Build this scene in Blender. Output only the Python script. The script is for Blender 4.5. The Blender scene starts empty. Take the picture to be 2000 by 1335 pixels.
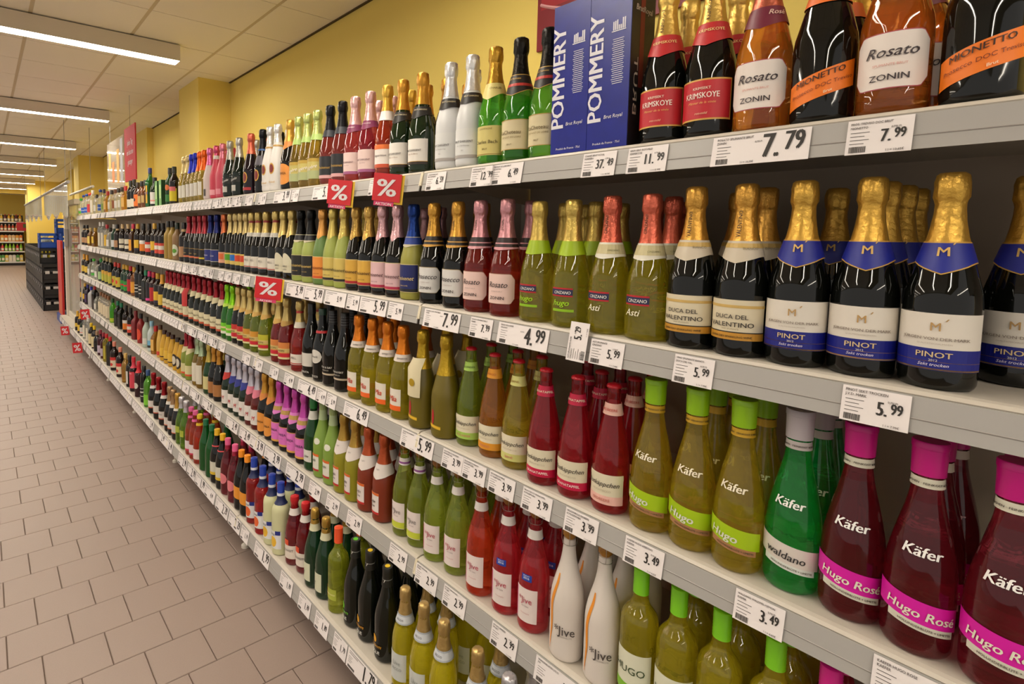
import bpy, math, random
import numpy as np
from mathutils import Vector, Matrix
random.seed(7)
sc = bpy.context.scene
COL = sc.collection
# ------------------------------------------------------------------ camera, world, exposure
# metres: x = across the aisle (shelves on +x), y = along the aisle, z = up
cam_d = bpy.data.cameras.new('camera'); cam = bpy.data.objects.new('camera', cam_d); COL.objects.link(cam)
F_ = Vector((0.614837, 0.785083, -0.074965)); R_ = Vector((0.787887, -0.615649, 0.014494)); U_ = Vector((0.034773, 0.067976, 0.997081))
cam.matrix_world = Matrix(((R_.x, U_.x, -F_.x, 0), (R_.y, U_.y, -F_.y, 0), (R_.z, U_.z, -F_.z, 1.55), (0, 0, 0, 1)))
cam_d.sensor_width = 36.0; cam_d.lens = 19.2409
cam_d.shift_x = 0.09722; cam_d.shift_y = -0.06510
cam_d.clip_start = 0.05; cam_d.clip_end = 200
sc.camera = cam
w = bpy.data.worlds.new('world'); sc.world = w; w.use_nodes = True
bg = w.node_tree.nodes['Background']; bg.inputs[0].default_value = (1.0, 0.93, 0.86, 1); bg.inputs[1].default_value = 0.62
sc.view_settings.view_transform = 'Standard'; sc.view_settings.look = 'None'
sc.view_settings.gamma = 1.0; sc.view_settings.use_curve_mapping = False
sc.view_settings.exposure = 0.0
sc.cycles.max_bounces = 10; sc.cycles.transmission_bounces = 8; sc.cycles.transparent_max_bounces = 12
sc.cycles.glossy_bounces = 4; sc.cycles.diffuse_bounces = 4
sc.cycles.caustics_reflective = False; sc.cycles.blur_glossy = 1.0; sc.cycles.caustics_refractive = True
sc.cycles.sample_clamp_indirect = 6.0
LAMP = 44.0            # emission of the tubes behind the diffusers
# ------------------------------------------------------------------ constants of the place
LIP, LIPB = 1.0196, 0.9149     # front edge of the upper shelves / of the bottom shelf
SH = [1.7291, 1.3378, 0.9463, 0.5495, 0.182]                    # rail tops, top shelf first
RAILH = [0.053, 0.0535, 0.0525, 0.0574, 0.06]
ZC = 3.01; WALL = 1.97; BACK = LIP + 0.475
Y0 = 0.0085; BAY = 1.25
# ------------------------------------------------------------------ materials
def lin(c):
    c = c.lstrip('#'); v = [int(c[i:i+2], 16)/255 for i in (0, 2, 4)]
    return tuple((x/12.92 if x <= .04045 else ((x+.055)/1.055)**2.4) for x in v) + (1,)
MATS = {}
def _new(key):
    m = bpy.data.materials.new(key); m.use_nodes = True
    return m, m.node_tree.nodes, m.node_tree.links, m.node_tree.nodes['Principled BSDF']
def paint(c, rough=.5, metal=0., bump=0., scale=60, var=0., spec=.5):
    key = 'paint_%s_%s_%s_%s_%s' % (c, rough, metal, bump, var)
    if key in MATS: return MATS[key]
    m, N, L, b = _new(key)
    b.inputs['Base Color'].default_value = lin(c); b.inputs['Roughness'].default_value = rough; b.inputs['Metallic'].default_value = metal
    b.inputs['Specular IOR Level'].default_value = spec
    if bump or var:
        t = N.new('ShaderNodeTexCoord'); n = N.new('ShaderNodeTexNoise'); n.inputs['Scale'].default_value = scale; n.inputs['Detail'].default_value = 4
        L.new(t.outputs['Object'], n.inputs['Vector'])
        if bump:
            p = N.new('ShaderNodeBump'); p.inputs['Strength'].default_value = bump; p.inputs['Distance'].default_value = .004
            L.new(n.outputs['Fac'], p.inputs['Height']); L.new(p.outputs['Normal'], b.inputs['Normal'])
        if var:
            h = N.new('ShaderNodeMixRGB'); h.blend_type = 'MULTIPLY'; h.inputs[0].default_value = var
            h.inputs[1].default_value = lin(c); L.new(n.outputs['Fac'], h.inputs[2]); 
            r = N.new('ShaderNodeMapRange'); r.inputs[1].default_value = .3; r.inputs[2].default_value = .7; r.inputs[3].default_value = .6; r.inputs[4].default_value = 1.2
            L.new(n.outputs['Fac'], r.inputs[0]); L.new(r.outputs[0], h.inputs[2]); L.new(h.outputs[0], b.inputs['Base Color'])
    MATS[key] = m; return m
def foilm(c, bump=.4):
    k = [int(c[i:i+2], 16) for i in (1, 3, 5)]; g = sum(k)/3
    return paint('#%02x%02x%02x' % tuple(int(v*.93+g*.07) for v in k), .33, .7, bump, 120)
def glass(c, trans=.82, rough=.0, ior=1.36, body=.17, thru=.3, fill=0):
    """coloured glass with its drink: refracting, partly straight through, a little milky colour of its own; empty glass above the drink's level"""
    key = 'glass_%s_%s_%s_%s_%s' % (c, trans, rough, body, fill)
    if key in MATS: return MATS[key]
    m, N, L, b = _new(key); k = lin(c)[:3]; mx = max(k)
    b.inputs['Base Color'].default_value = tuple(min(1, v**.5*1.05) for v in k)+(1,); b.inputs['Roughness'].default_value = rough
    b.inputs['Transmission Weight'].default_value = 1; b.inputs['IOR'].default_value = ior
    tc = N.new('ShaderNodeTexCoord')
    if fill:
        nz = N.new('ShaderNodeTexNoise'); nz.inputs['Scale'].default_value = 26; nz.inputs['Detail'].default_value = 1
        bp = N.new('ShaderNodeBump'); bp.inputs['Strength'].default_value = .55; bp.inputs['Distance'].default_value = .006
        L.new(tc.outputs['Object'], nz.inputs['Vector']); L.new(nz.outputs['Fac'], bp.inputs['Height']); L.new(bp.outputs['Normal'], b.inputs['Normal'])
    t = N.new('ShaderNodeBsdfTransparent'); t.inputs[0].default_value = tuple(v**.4 for v in k)+(1,)
    d = N.new('ShaderNodeBsdfPrincipled'); s_ = (1/mx)**.55
    for q in (b, d): q.inputs['Coat Weight'].default_value = .55; q.inputs['Coat Roughness'].default_value = .015; q.inputs['Coat IOR'].default_value = 1.55
    d.inputs['Base Color'].default_value = tuple(min(1, v*s_) for v in k)+(1,); d.inputs['Roughness'].default_value = .03
    x = N.new('ShaderNodeMixShader'); x.inputs[0].default_value = thru
    L.new(b.outputs[0], x.inputs[1]); L.new(t.outputs[0], x.inputs[2])
    y = N.new('ShaderNodeMixShader'); y.inputs[0].default_value = body*(1.15-trans)/.33
    L.new(x.outputs[0], y.inputs[1]); L.new(d.outputs[0], y.inputs[2]); out = y
    if fill:
        e1 = N.new('ShaderNodeBsdfTransparent'); e1.inputs[0].default_value = tuple((v/mx)**.22*.93 for v in k)+(1,)
        e2 = N.new('ShaderNodeBsdfGlossy'); e2.inputs['Roughness'].default_value = .02
        lw = N.new('ShaderNodeLayerWeight'); lw.inputs[0].default_value = .28
        e3 = N.new('ShaderNodeMixShader'); L.new(lw.outputs['Fresnel'], e3.inputs[0]); L.new(e1.outputs[0], e3.inputs[1]); L.new(e2.outputs[0], e3.inputs[2])
        e4 = N.new('ShaderNodeMixShader'); e4.inputs[0].default_value = .12; L.new(e3.outputs[0], e4.inputs[1]); L.new(d.outputs[0], e4.inputs[2])
        sx = N.new('ShaderNodeSeparateXYZ'); L.new(tc.outputs['Object'], sx.inputs[0])
        gt = N.new('ShaderNodeMath'); gt.operation = 'GREATER_THAN'; gt.inputs[1].default_value = fill; L.new(sx.outputs['Z'], gt.inputs[0])
        f = N.new('ShaderNodeMixShader'); L.new(gt.outputs[0], f.inputs[0]); L.new(y.outputs[0], f.inputs[1]); L.new(e4.outputs[0], f.inputs[2]); out = f
    L.new(out.outputs[0], N['Material Output'].inputs['Surface'])
    MATS[key] = m; return m
def dark(c, rough=.05):
    key = 'dark_%s_%s' % (c, rough)
    if key in MATS: return MATS[key]
    m, N, L, b = _new(key)
    b.inputs['Base Color'].default_value = lin(c); b.inputs['Roughness'].default_value = rough
    b.inputs['IOR'].default_value = 1.5
    MATS[key] = m; return m
def lampm(c, s):
    m, N, L, b = _new('lamp_diffuser')
    b.inputs['Base Color'].default_value = lin('#ffffff'); b.inputs['Emission Color'].default_value = lin(c); b.inputs['Emission Strength'].default_value = s
    return m
INK = paint('#2a2622', .6); GREY = paint('#8d8a88', .6)
PAPER = paint('#e9e3dd', .55)
# ------------------------------------------------------------------ mesh helpers
class MB:
    def __init__(s): s.v = []; s.f = []
    def add(s, v, f):
        o = len(s.v); s.v += [tuple(p) for p in v]; s.f += [tuple(i+o for i in q) for q in f]; return s
    def box(s, a, b):
        (x0, y0, z0), (x1, y1, z1) = a, b
        return s.add([(x0,y0,z0),(x1,y0,z0),(x1,y1,z0),(x0,y1,z0),(x0,y0,z1),(x1,y0,z1),(x1,y1,z1),(x0,y1,z1)],
                     [(0,3,2,1),(4,5,6,7),(0,1,5,4),(1,2,6,5),(2,3,7,6),(3,0,4,7)])
    def tube(s, p, q, r, n=8):
        p = Vector(p); q = Vector(q); d = (q-p).normalized(); a = d.orthogonal().normalized(); b = d.cross(a); o = len(s.v)
        for c in (p, q):
            for i in range(n):
                t = 2*math.pi*i/n; s.v.append(tuple(c+(a*math.cos(t)+b*math.sin(t))*r))
        s.f += [(o+i, o+(i+1) % n, o+n+(i+1) % n, o+n+i) for i in range(n)]
        s.f += [tuple(o+n-1-i for i in range(n)), tuple(o+n+i for i in range(n))]; return s
    def prism(s, prof, y0, y1):     # profile in x,z extruded along y
        n = len(prof); o = len(s.v)
        s.v += [(x, y0, z) for x, z in prof]+[(x, y1, z) for x, z in prof]
        s.f += [(o+i, o+n+i, o+n+(i+1) % n, o+(i+1) % n) for i in range(n)]
        s.f += [tuple(o+i for i in range(n)), tuple(o+n+n-1-i for i in range(n))]; return s
    def lathe(s, prof, seg=28, jit=None):
        o = len(s.v); idx = []
        for k, (r, z) in enumerate(prof):
            if r < 1e-6: s.v.append((0, 0, z)); idx.append([len(s.v)-1]); continue
            row = []
            for i in range(seg):
                t = 2*math.pi*i/seg; rr = r + (jit(k, i, z) if jit else 0)
                s.v.append((rr*math.cos(t), rr*math.sin(t), z)); row.append(len(s.v)-1)
            idx.append(row)
        for a, b in zip(idx[:-1], idx[1:]):
            for i in range(seg):
                j = (i+1) % seg
                if len(a) == 1 and len(b) > 1: s.f.append((a[0], b[j], b[i]))
                elif len(b) == 1 and len(a) > 1: s.f.append((a[i], a[j], b[0]))
                elif len(a) > 1: s.f.append((a[i], a[j], b[j], b[i]))
        return s
    def mesh(s, name, mat, smooth=0):
        me = bpy.data.meshes.new(name); me.from_pydata(s.v, [], s.f)
        if mat: me.materials.append(mat)
        if smooth:
            me.polygons.foreach_set('use_smooth', [True]*len(me.polygons)); me.set_sharp_from_angle(angle=math.radians(smooth))
        me.update(); return me
def link(name, me, parent=None, loc=None, kind=None):
    o = bpy.data.objects.new(name, me); COL.objects.link(o)
    if parent is not None: o.parent = parent
    if loc is not None: o.location = loc
    if kind: o['kind'] = kind
    return o
def tag(o, label, cat, group=None):
    o['label'] = label; o['category'] = cat
    if group: o['group'] = group
    return o
def empty(name, loc=(0, 0, 0), rz=0):
    o = bpy.data.objects.new(name, None); COL.objects.link(o); o.location = loc; o.rotation_euler.z = rz; o.empty_display_size = .05; return o
def struct(name, mb, mat, parent=None, smooth=0):
    o = link(name, mb.mesh(name, mat, smooth), parent); 
    if parent is None: o['kind'] = 'structure'
    return o
_T = {}
def text2d(s, size, bold=0., xs=1., shear=0., res=2):
    """flat lettering, centred on x, baseline at 0: vertices (n,2), faces"""
    key = (s, bold, shear, res)
    if key not in _T:
        cu = bpy.data.curves.new('lettering', 'FONT'); cu.body = s; cu.size = 1; cu.resolution_u = res; cu.shear = shear; cu.align_x = 'CENTER'; cu.fill_mode = 'FRONT'
        ob = bpy.data.objects.new('lettering', cu); COL.objects.link(ob)
        dg = bpy.context.evaluated_depsgraph_get(); me = bpy.data.meshes.new_from_object(ob.evaluated_get(dg))
        v = np.empty(len(me.vertices)*3); me.vertices.foreach_get('co', v); v = v.reshape(-1, 3).copy(); v[:, 2] = 0
        f = [tuple(p.vertices) for p in me.polygons]
        bpy.data.objects.remove(ob); bpy.data.curves.remove(cu); bpy.data.meshes.remove(me)
        if len(f):
            a = v[list(f[0])]; 
            ar = sum(a[i][0]*a[(i+1) % len(a)][1]-a[(i+1) % len(a)][0]*a[i][1] for i in range(len(a)))
            if ar < 0: f = [q[::-1] for q in f]
        if bold:
            n = len(v); b3 = bold*1.3; f = f+[tuple(i+n for i in q) for q in f]; v = np.vstack([v-np.array([b3, 0, 0]), v+np.array([b3, 0, 1])])
        _T[key] = (v, f)
    v, f = _T[key]
    return v*np.array([size*xs, size, .0003]), f
def flat_text(mb, s, size, x=0, y=0, z=0, bold=0., xs=1., shear=0., rot=0):
    v, f = text2d(s, size, bold, xs, shear)
    c, n = math.cos(rot), math.sin(rot)
    mb.add([(x+p[0]*c-p[1]*n, y+p[0]*n+p[1]*c, z+p[2]) for p in v], f)
# ------------------------------------------------------------------ lamps of the shop: surface boxes across the aisle, 3.07 m apart
lamp_mat = lampm('#fff4e2', LAMP); lamp_box = paint('#d8cfc0', .5)
LY = [4.62+3.07*k for k in range(-3, 8)]
for i, y in enumerate(LY):
    x1 = 1.268; x0 = x1-4.2
    r = empty('ceiling_light', (0, y, ZC-.01))
    m = MB().box((x0, 0, -.12), (x1, .004, 0)).box((x0, .136, -.12), (x1, .14, 0)).box((x1-.004, .004, -.12), (x1, .136, 0)).box((x0, .004, -.12), (x0+.004, .136, 0)).box((x0+.004, .004, -.02), (x1-.004, .136, 0))
    link('housing', m.mesh('housing', lamp_box), r)
    link('diffuser', MB().box((x0+.005, .005, -.118), (x1-.005, .135, -.10)).mesh('diffuser', lamp_mat), r)
    ordn = ['', '', '', 'first', 'second', 'third', 'fourth', 'fifth', 'sixth', 'seventh', 'eighth'][i]
    lab = 'long box ceiling light with bright diffuser, %s along the aisle from the front' % ordn if ordn else 'long box ceiling light %s the camera, out of the photo' % ['two spacings behind', 'one spacing behind', 'almost above'][i]
    tag(r, lab, 'ceiling light', 'box lights across the aisle ceiling')
# ------------------------------------------------------------------ the setting: floor
FT = .2; FX = 2.901; FY0 = 0.0147
tile_m = paint('#928077', .42, 0, .12, 260, .12)
fl = struct('floor', MB().box((-4.5, -3, -.06), (2.6, 31, -.006)), paint('#6f5f50', .8))
def tile_v(x, y, w=FT, g=.0013):
    mb = MB(); a, b = x+g, x+w-g; c, d = y+g, y+w-g; e = .002
    mb.add([(a,c,-.008),(b,c,-.008),(b,d,-.008),(a,d,-.008),(a,c,-e),(b,c,-e),(b,d,-e),(a,d,-e),(a+e,c+e,0),(b-e,c+e,0),(b-e,d-e,0),(a+e,d-e,0)],
           [(0,1,5,4),(1,2,6,5),(2,3,7,6),(3,0,4,7),(4,5,9,8),(5,6,10,9),(6,7,11,10),(7,4,8,11),(8,9,10,11)])
    return mb
tshared = tile_v(0, 0).mesh('tile', tile_m)
near, far = [], MB()
for j in range(-4, 140):
    y = FX-.2*3+j*FT
    for i in range(-20, 11):
        x = FY0+i*FT+(.1 if j % 2 else 0)
        if x > 1.75 and y < 30 or y > 29.6: continue
        if x+FT < -3.4: continue
        vis = (x > -.25 - .0*y and x < 1.1 and y > 1.4)
        d = math.hypot(x+.1, y)
        if vis and y < 9 and x > -.25: near.append((d, x, y))
        else: far.add(*[(t.v, t.f) for t in [tile_v(x, y)]][0])
near.sort()
for n, (d, x, y) in enumerate(near):
    if n < 290: link('tile', tshared, fl, (x, y, 0))
    else: far.add(*[(t.v, t.f) for t in [tile_v(x, y)]][0])
o = link('distant_tiles', far.mesh('distant_tiles', tile_m), fl, kind='stuff')
# ceiling: slab, panels, runners
ceil_m = paint('#f6f0e4', .8, 0, .15, 90)
ce = struct('ceiling', MB().box((-4.5, -3, ZC+.012), (2.6, 31, ZC+.08)), paint('#8f8063', .9))
CT = .625; cy0 = 4.048; cx0 = 1.552
pm = MB().box((.012, .004, 0), (CT-.012, CT-.004, .012)).mesh('panel', ceil_m)
fm = MB(); lst = []
for i in range(-8, 44):
    for j in range(-9, 1):
        x = cx0+j*CT; y = cy0+i*CT
        wdt = CT if j < 0 else WALL-cx0
        vis = j >= -4 and 2 <= y < 16 and j < 0 
        if vis: lst.append((y, x))
        else: fm.box((x+.012, y+.004, ZC), (x+wdt-.012, y+CT-.004, ZC+.012))
lst.sort()
for y, x in lst: link('panel', pm, ce, (x, y, ZC))
link('distant_panels', fm.mesh('distant_panels', ceil_m), ce, kind='stuff')
run = paint('#d0c2a6', .6)
for j in range(-9, 1):
    x = cx0+j*CT
    link('runner', MB().box((x-.012, -1, ZC+.002), (x+.012, 31, ZC+.011)).mesh('runner', run), ce)
# walls and pillars
ym = paint('#e8cf6c', .75, 0, .05, 40)
struct('wall_right', MB().box((WALL, -3, 0), (WALL+.1, 31, ZC+.05)), ym)
struct('wall_back', MB().box((-4.5, 29.6, 0), (WALL, 29.7, ZC+.05)), ym)
for k, (x0, ya, yb) in enumerate([(1.66, 5.47, 6.12), (1.885, 8.6, 9.35), (1.52, 12.7, 13.4), (1.75, 15.8, 16.5), (1.1, 20.5, 21.2), (1.35, 26, 26.8)]):
    struct('trim_%d' % (k+1), MB().box((x0, ya, 0), (WALL, yb, ZC)), ym)
struct('trim_7', MB().box((WALL-.018, -1, ZC-.006), (WALL, 31, ZC)), paint('#4c3d22', .7))
struct('wall_middle', MB().box((-4.5, 24.0, 2.78), (WALL, 24.3, ZC)), ym)
# ------------------------------------------------------------------ gondola shelving
white = paint('#c3bbae', .45, 0, .03, 30, .08); railm = paint('#a3a09b', .38, 0, 0, 30); ridgem = paint('#9b9792', .5)
backm = paint('#a89886', .6); upm = paint('#c9c0b0', .5); capm = paint('#e6dcc2', .5); plinthm = paint('#5a5048', .7)
under = paint('#b9aa95', .6)
shelf_words = ['top', 'second', 'third', 'fourth', 'bottom']
unit_meshes = {}
def unit_parts(W):
    if W in unit_meshes: return unit_meshes[W]
    P = []
    P.append(('back_panel', MB().box((BACK, .004, .1), (BACK+.012, W-.004, SH[0]+.02)).mesh('back_panel', backm)))
    P.append(('upright', MB().box((BACK-.004, .002, 0), (BACK+.03, .03, SH[0]+.02)).mesh('upright', upm)))
    P.append(('plinth', MB().box((LIP+.02, .0, .0), (LIP+.035, W, .11)).mesh('plinth', plinthm)))
    for s in range(5):
        l = LIPB if s == 4 else LIP
        z = SH[s]; t = .006
        prof = [(BACK, z+t), (l+.012, z+t), (l+.004, z+t-.002), (l, z+t-.007), (l+.002, z-.004), (l+.010, z-.006), (l+.010, z-.034), (l+.05, z-.034), (l+.05, z-.018), (BACK, z-.018)]
        P.append(('shelf_board', MB().prism(prof, .003, W-.003).mesh('shelf_board', white, 0)))
        h = RAILH[s]; p = .0108*h/.053
        rp = [(l-.001, z-.003), (l-p, z-h), (l-p+.003, z-h), (l+.004, z-.003)]
        P.append(('price_rail', MB().prism(rp, .006, W-.006).mesh('price_rail', railm)))
        k = .55
        P.append(('rail_ridge', MB().prism([(l-.001-p*k, z-.003-h*k), (l-.0022-p*k, z-.004-h*k), (l-.001-p*(k+.04), z-.003-h*(k+.05)), (l+.001-p*k, z-.005-h*k)], .007, W-.007).mesh('rail_ridge', ridgem)))
        P.append(('rail_end', MB().prism([(l-.003, z-.001), (l-p-.002, z-h*.72), (l-p+.004, z-h*.72), (l+.006, z-.001)], .001, .0045).prism([(l-.003, z-.001), (l-p-.002, z-h*.72), (l-p+.004, z-h*.72), (l+.006, z-.001)], W-.0045, W-.001).mesh('rail_end', capm)))
        if s < 4:
            P.append(('bracket', MB().prism([(l+.06, z-.019), (BACK, z-.019), (BACK, z-.075), (BACK-.06, z-.07)], .001, .004).mesh('bracket', under)))
    P.append(('foot', MB().lathe([(0, 0), (.02, 0), (.02, .012), (.008, .02), (.008, .12), (0, .12)], 10).mesh('foot', paint('#d9d2c4', .5), 40)))
    unit_meshes[W] = P; return P
for n in range(-1, 7):
    W = BAY
    r = empty('shelving_unit', (0, Y0+BAY*n, 0))
    for nm, me in unit_parts(W):
        o = link(nm, me, r)
        if nm == 'foot': o.location = (LIPB+.05, .03, 0)
    words_ = ['out of view beside the viewer', 'holding the blue gift boxes and orange-banded bottles', 'second from the near end with rosé bottles on top', 'third from the near end with the white bottle on top', 'fourth from the near end, five-tiered', 'fifth from the near end, spirits on top', 'sixth from the near end, spirits on every shelf', 'at the far end beside the glass door']
    tag(r, 'white metal shelving bay, ' + words_[n+1], 'shelving', 'shelving bays along the wall')
side = paint('#cfc6b6', .5)
endy = Y0+BAY*7
tag(link('shelf_end_panel', MB().box((LIP+.02, endy, .1), (BACK, endy+.015, SH[0]-.03)).mesh('shelf_end_panel', side)), 'pale grey end panel closing the far end of the shelving', 'panel')
# ------------------------------------------------------------------ bottles: shapes
class Shape:
    def __init__(s, pts, top):
        s.z = np.array([p[0] for p in pts]); s.R = np.array([p[1] for p in pts]); s.top = top
        d = np.diff(s.R)/np.diff(s.z); m = np.zeros(len(pts)); m[1:-1] = [(0 if a*b <= 0 else 2*a*b/(a+b)) for a, b in zip(d[:-1], d[1:])]
        s.m = m
    def r(s, z):
        z = min(max(z, s.z[0]), s.z[-1]); i = int(min(np.searchsorted(s.z, z, 'right')-1, len(s.z)-2)); h = s.z[i+1]-s.z[i]; t = (z-s.z[i])/h
        return ((2*t**3-3*t*t+1)*s.R[i]+(t**3-2*t*t+t)*h*s.m[i]+(-2*t**3+3*t*t)*s.R[i+1]+(t**3-t*t)*h*s.m[i+1])
    def scaled(s, hs, rs): return Shape([(z*hs, r*rs) for z, r in zip(s.z, s.R)], s.top*hs)
SHP = {
 'sekt': Shape([(0,.039),(.008,.0419),(.02,.0424),(.112,.0424),(.132,.0411),(.15,.037),(.17,.0322),(.19,.0268),(.21,.0216),(.23,.018),(.25,.0158),(.27,.0148),(.298,.0146)], .298),
 'slim': Shape([(0,.036),(.008,.0405),(.02,.041),(.125,.041),(.145,.0398),(.165,.036),(.185,.0305),(.205,.0248),(.225,.0198),(.245,.0165),(.265,.015),(.298,.0146)], .298),
 'cone': Shape([(0,.0405),(.008,.0432),(.03,.0434),(.09,.0427),(.115,.0412),(.14,.0368),(.165,.0298),(.185,.024),(.205,.0198),(.23,.0168),(.26,.0150),(.284,.0146)], .284),
 'kaefer': Shape([(0,.037),(.01,.0405),(.03,.041),(.1,.041),(.125,.0395),(.152,.0352),(.18,.0295),(.205,.0238),(.228,.0195),(.25,.0170),(.27,.0160),(.295,.0155)], .295),
 'rotk': Shape([(0,.036),(.008,.0388),(.02,.039),(.1,.039),(.125,.0372),(.15,.0332),(.175,.0282),(.2,.0226),(.22,.0182),(.24,.0150),(.255,.0138),(.258,.0152),(.264,.0152),(.267,.0132),(.274,.0130)], .274),
 'burg': Shape([(0,.036),(.008,.0388),(.02,.039),(.13,.039),(.15,.0378),(.17,.0345),(.19,.0295),(.21,.0238),(.23,.0190),(.25,.0158),(.27,.0142),(.285,.0138)], .285),
 'bord': Shape([(0,.035),(.006,.0378),(.18,.038),(.2,.0355),(.213,.028),(.225,.0195),(.24,.0152),(.3,.0142)], .3),
 'spirit': Shape([(0,.031),(.005,.034),(.15,.034),(.17,.0315),(.185,.0245),(.198,.017),(.215,.0138),(.255,.0132)], .255),
 'short': Shape([(0,.033),(.005,.036),(.11,.036),(.135,.034),(.155,.026),(.17,.018),(.185,.0145),(.22,.0138)], .22),
 'tallb': Shape([(0,.027),(.005,.03),(.2,.03),(.22,.0275),(.235,.02),(.25,.0145),(.285,.0132)], .285),
 'egg': Shape([(0,.034),(.006,.037),(.09,.037),(.12,.035),(.15,.028),(.18,.0215),(.2,.017),(.225,.0145)], .225),
}
def body_mesh(sh, mat, seg):
    zs = sorted(set([.0, .002, .005, .008, .014]+list(np.linspace(.02, sh.top, 30))))
    prof = [(0, .006), (sh.r(0)*.55, .004), (sh.r(0)*.86, .0)]+[(sh.r(z), z) for z in zs if z > 0]
    prof += [(sh.r(sh.top)*.8, sh.top+.001), (0, sh.top+.001)]
    return MB().lathe(prof, seg).mesh('bottle_glass', mat, 50)
def square_mesh(sh, mat, hw, hd):
    mb = MB(); rows = []; zs = list(np.linspace(0, sh.top, 26)); zs[0] = 0.002
    n = 24
    for z in [0.0]+zs:
        r = sh.r(z); k = min(1, max(0, (r/sh.R.max()-.45)/.5)); row = []
        for i in range(n):
            t = 2*math.pi*(i+.5)/n; c, s_ = math.cos(t), math.sin(t)
            p = 1/max(abs(c), abs(s_)); q = 1*(1-k)+k*min(p, 1.27)
            row.append((r*c*q*(hw if k > .2 else 1), r*s_*q*(hd if k > .2 else 1), z))
        rows.append(row)
    v = [p for r in rows for p in r]; f = []
    for a in range(len(rows)-1):
        for i in range(n): f.append((a*n+i, a*n+(i+1) % n, (a+1)*n+(i+1) % n, (a+1)*n+i))
    f.append(tuple(range(n-1, -1, -1))); f.append(tuple((len(rows)-1)*n+i for i in range(n)))
    return mb.add(v, f).mesh('bottle_glass', mat, 40)
def wrap(sh, a, z, off):
    r = sh.r(z)+off
    return (-r*math.cos(a), -r*math.sin(a), z)
def patch(mb, sh, z0, z1, a0, a1, off, cut=0, vee=0, slope=0, oval=False, na=14, nz=3, top=0):
    am = (a0+a1)/2; hw = (a1-a0)/2; o = len(mb.v)
    for i in range(na+1):
        t = -1+2*i/na; a = am+t*hw
        lo, hi = z0, z1
        if cut: e = max(0, (abs(t)-.78)/.22); lo += cut*e; hi -= cut*e
        if vee: lo -= vee*max(0, 1-abs(t)*2.2)
        if top: hi += top*max(0, 1-t*t)
        if slope: e = slope*t*hw*sh.r((z0+z1)/2); lo += e; hi += e
        if oval: h = (z1-z0)/2*math.sqrt(max(0.0004, 1-t*t)); c = (z0+z1)/2; lo, hi = c-h, c+h
        for k in range(nz+1): mb.v.append(wrap(sh, a, lo+(hi-lo)*k/nz, off))
    n = nz+1
    for i in range(na):
        for k in range(nz): mb.f.append((o+i*n+k, o+(i+1)*n+k, o+(i+1)*n+k+1, o+i*n+k+1))
    return mb
def wtext(mb, sh, s, size, z, a, off, bold=0., xs=1., shear=0., slope=0, vert=False):
    v, f = text2d(s, size, bold, xs, shear)
    r0 = sh.r(z); out = []
    for x, y, d_ in v:
        if vert: x, y = -y, x
        out.append(wrap(sh, a+x/r0, z+y+slope*x, off+d_))
    mb.add(out, f)
def foil_mesh(sh, z0, mat, seg, vee=0, H=.303, bulge=.0186):
    pr = [(sh.r(z)+.0009, z) for z in np.linspace(z0, H*.85, 10)]
    pr += [(.0172*bulge/.0192, H*.868), (bulge, H*.885), (bulge*1.02, H*.92), (bulge*.99, H*.955), (bulge*.93, H*.985), (bulge*.72, H*.997), (0, H)]
    rnd = random.Random(5); J = [[rnd.uniform(-1, 1) for _ in range(64)] for _ in range(40)]
    def jit(k, i, z): return (.0011 if z > H*.86 else .00035)*J[k % 40][i % 64]*(0 if z <= z0+1e-6 else 1)
    prof = [(sh.r(z0)+.0001, z0)]+pr
    mb = MB().lathe(prof, seg, jit)
    if vee: patch(mb, sh, z0-.001, z0+.004, -1.5, 1.5, .0008, vee=vee, na=18, nz=2)
    return mb.mesh('foil', mat, 60)
def cap_mesh(kind, sh, mat, seg):
    t = sh.top; r = sh.r(t); mb = MB()
    if kind == 'screw':
        h = .05; pr = [(r+.0006, t-h)]
        for k in range(9):
            z = t-h+(h)*k/8; pr += [(r+.0016, z), (r+.0011, z+.001)]
        pr += [(r+.0016, t+.004), (r*.9, t+.006), (0, t+.006)]
        mb.lathe(pr, seg)
    elif kind == 'small': mb.lathe([(r*.9, t-.022), (r+.002, t-.022), (r+.002, t+.002), (r+.001, t+.0035), (0, t+.0035)], seg)
    elif kind == 'tall': mb.lathe([(r*.9, t-.038), (r+.0025, t-.038), (r+.0022, t+.004), (r+.001, t+.006), (0, t+.006)], seg)
    elif kind == 'big': mb.lathe([(r, t-.035), (.0195, t-.035), (.0203, t+.0), (.0203, t+.004), (.0212, t+.0045), (.0212, t+.013), (.02, t+.0145), (0, t+.0145)], seg)
    elif kind == 'crown': mb.lathe([(r+.0025, t-.003), (r+.003, t-.001), (r+.0014, t+.003), (r*.7, t+.0055), (0, t+.006)], 24, lambda k, i, z: .0006*(i % 2) if k < 2 else 0)
    elif kind == 'wax': mb.lathe([(r+.0008, t-.055), (r+.0016, t-.05), (r+.001, t-.02), (r+.004, t-.012), (r+.0046, t-.002), (r+.003, t+.008), (r*.5, t+.0125), (0, t+.013)], seg, lambda k, i, z: .0004*math.sin(i*2.1+k))
    elif kind == 'cork':
        mb.lathe([(r*.72, t-.004), (r*.78, t+.002), (r*1.12, t+.008), (r*1.16, t+.02), (r*.95, t+.026), (0, t+.0275)], seg)
    elif kind == 'ball': mb.lathe([(r+.001, t-.015), (r+.0045, t-.008), (r+.005, t+.008), (r*.9, t+.016), (0, t+.018)], seg)
    return mb.mesh('cap', mat, 45)
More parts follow.
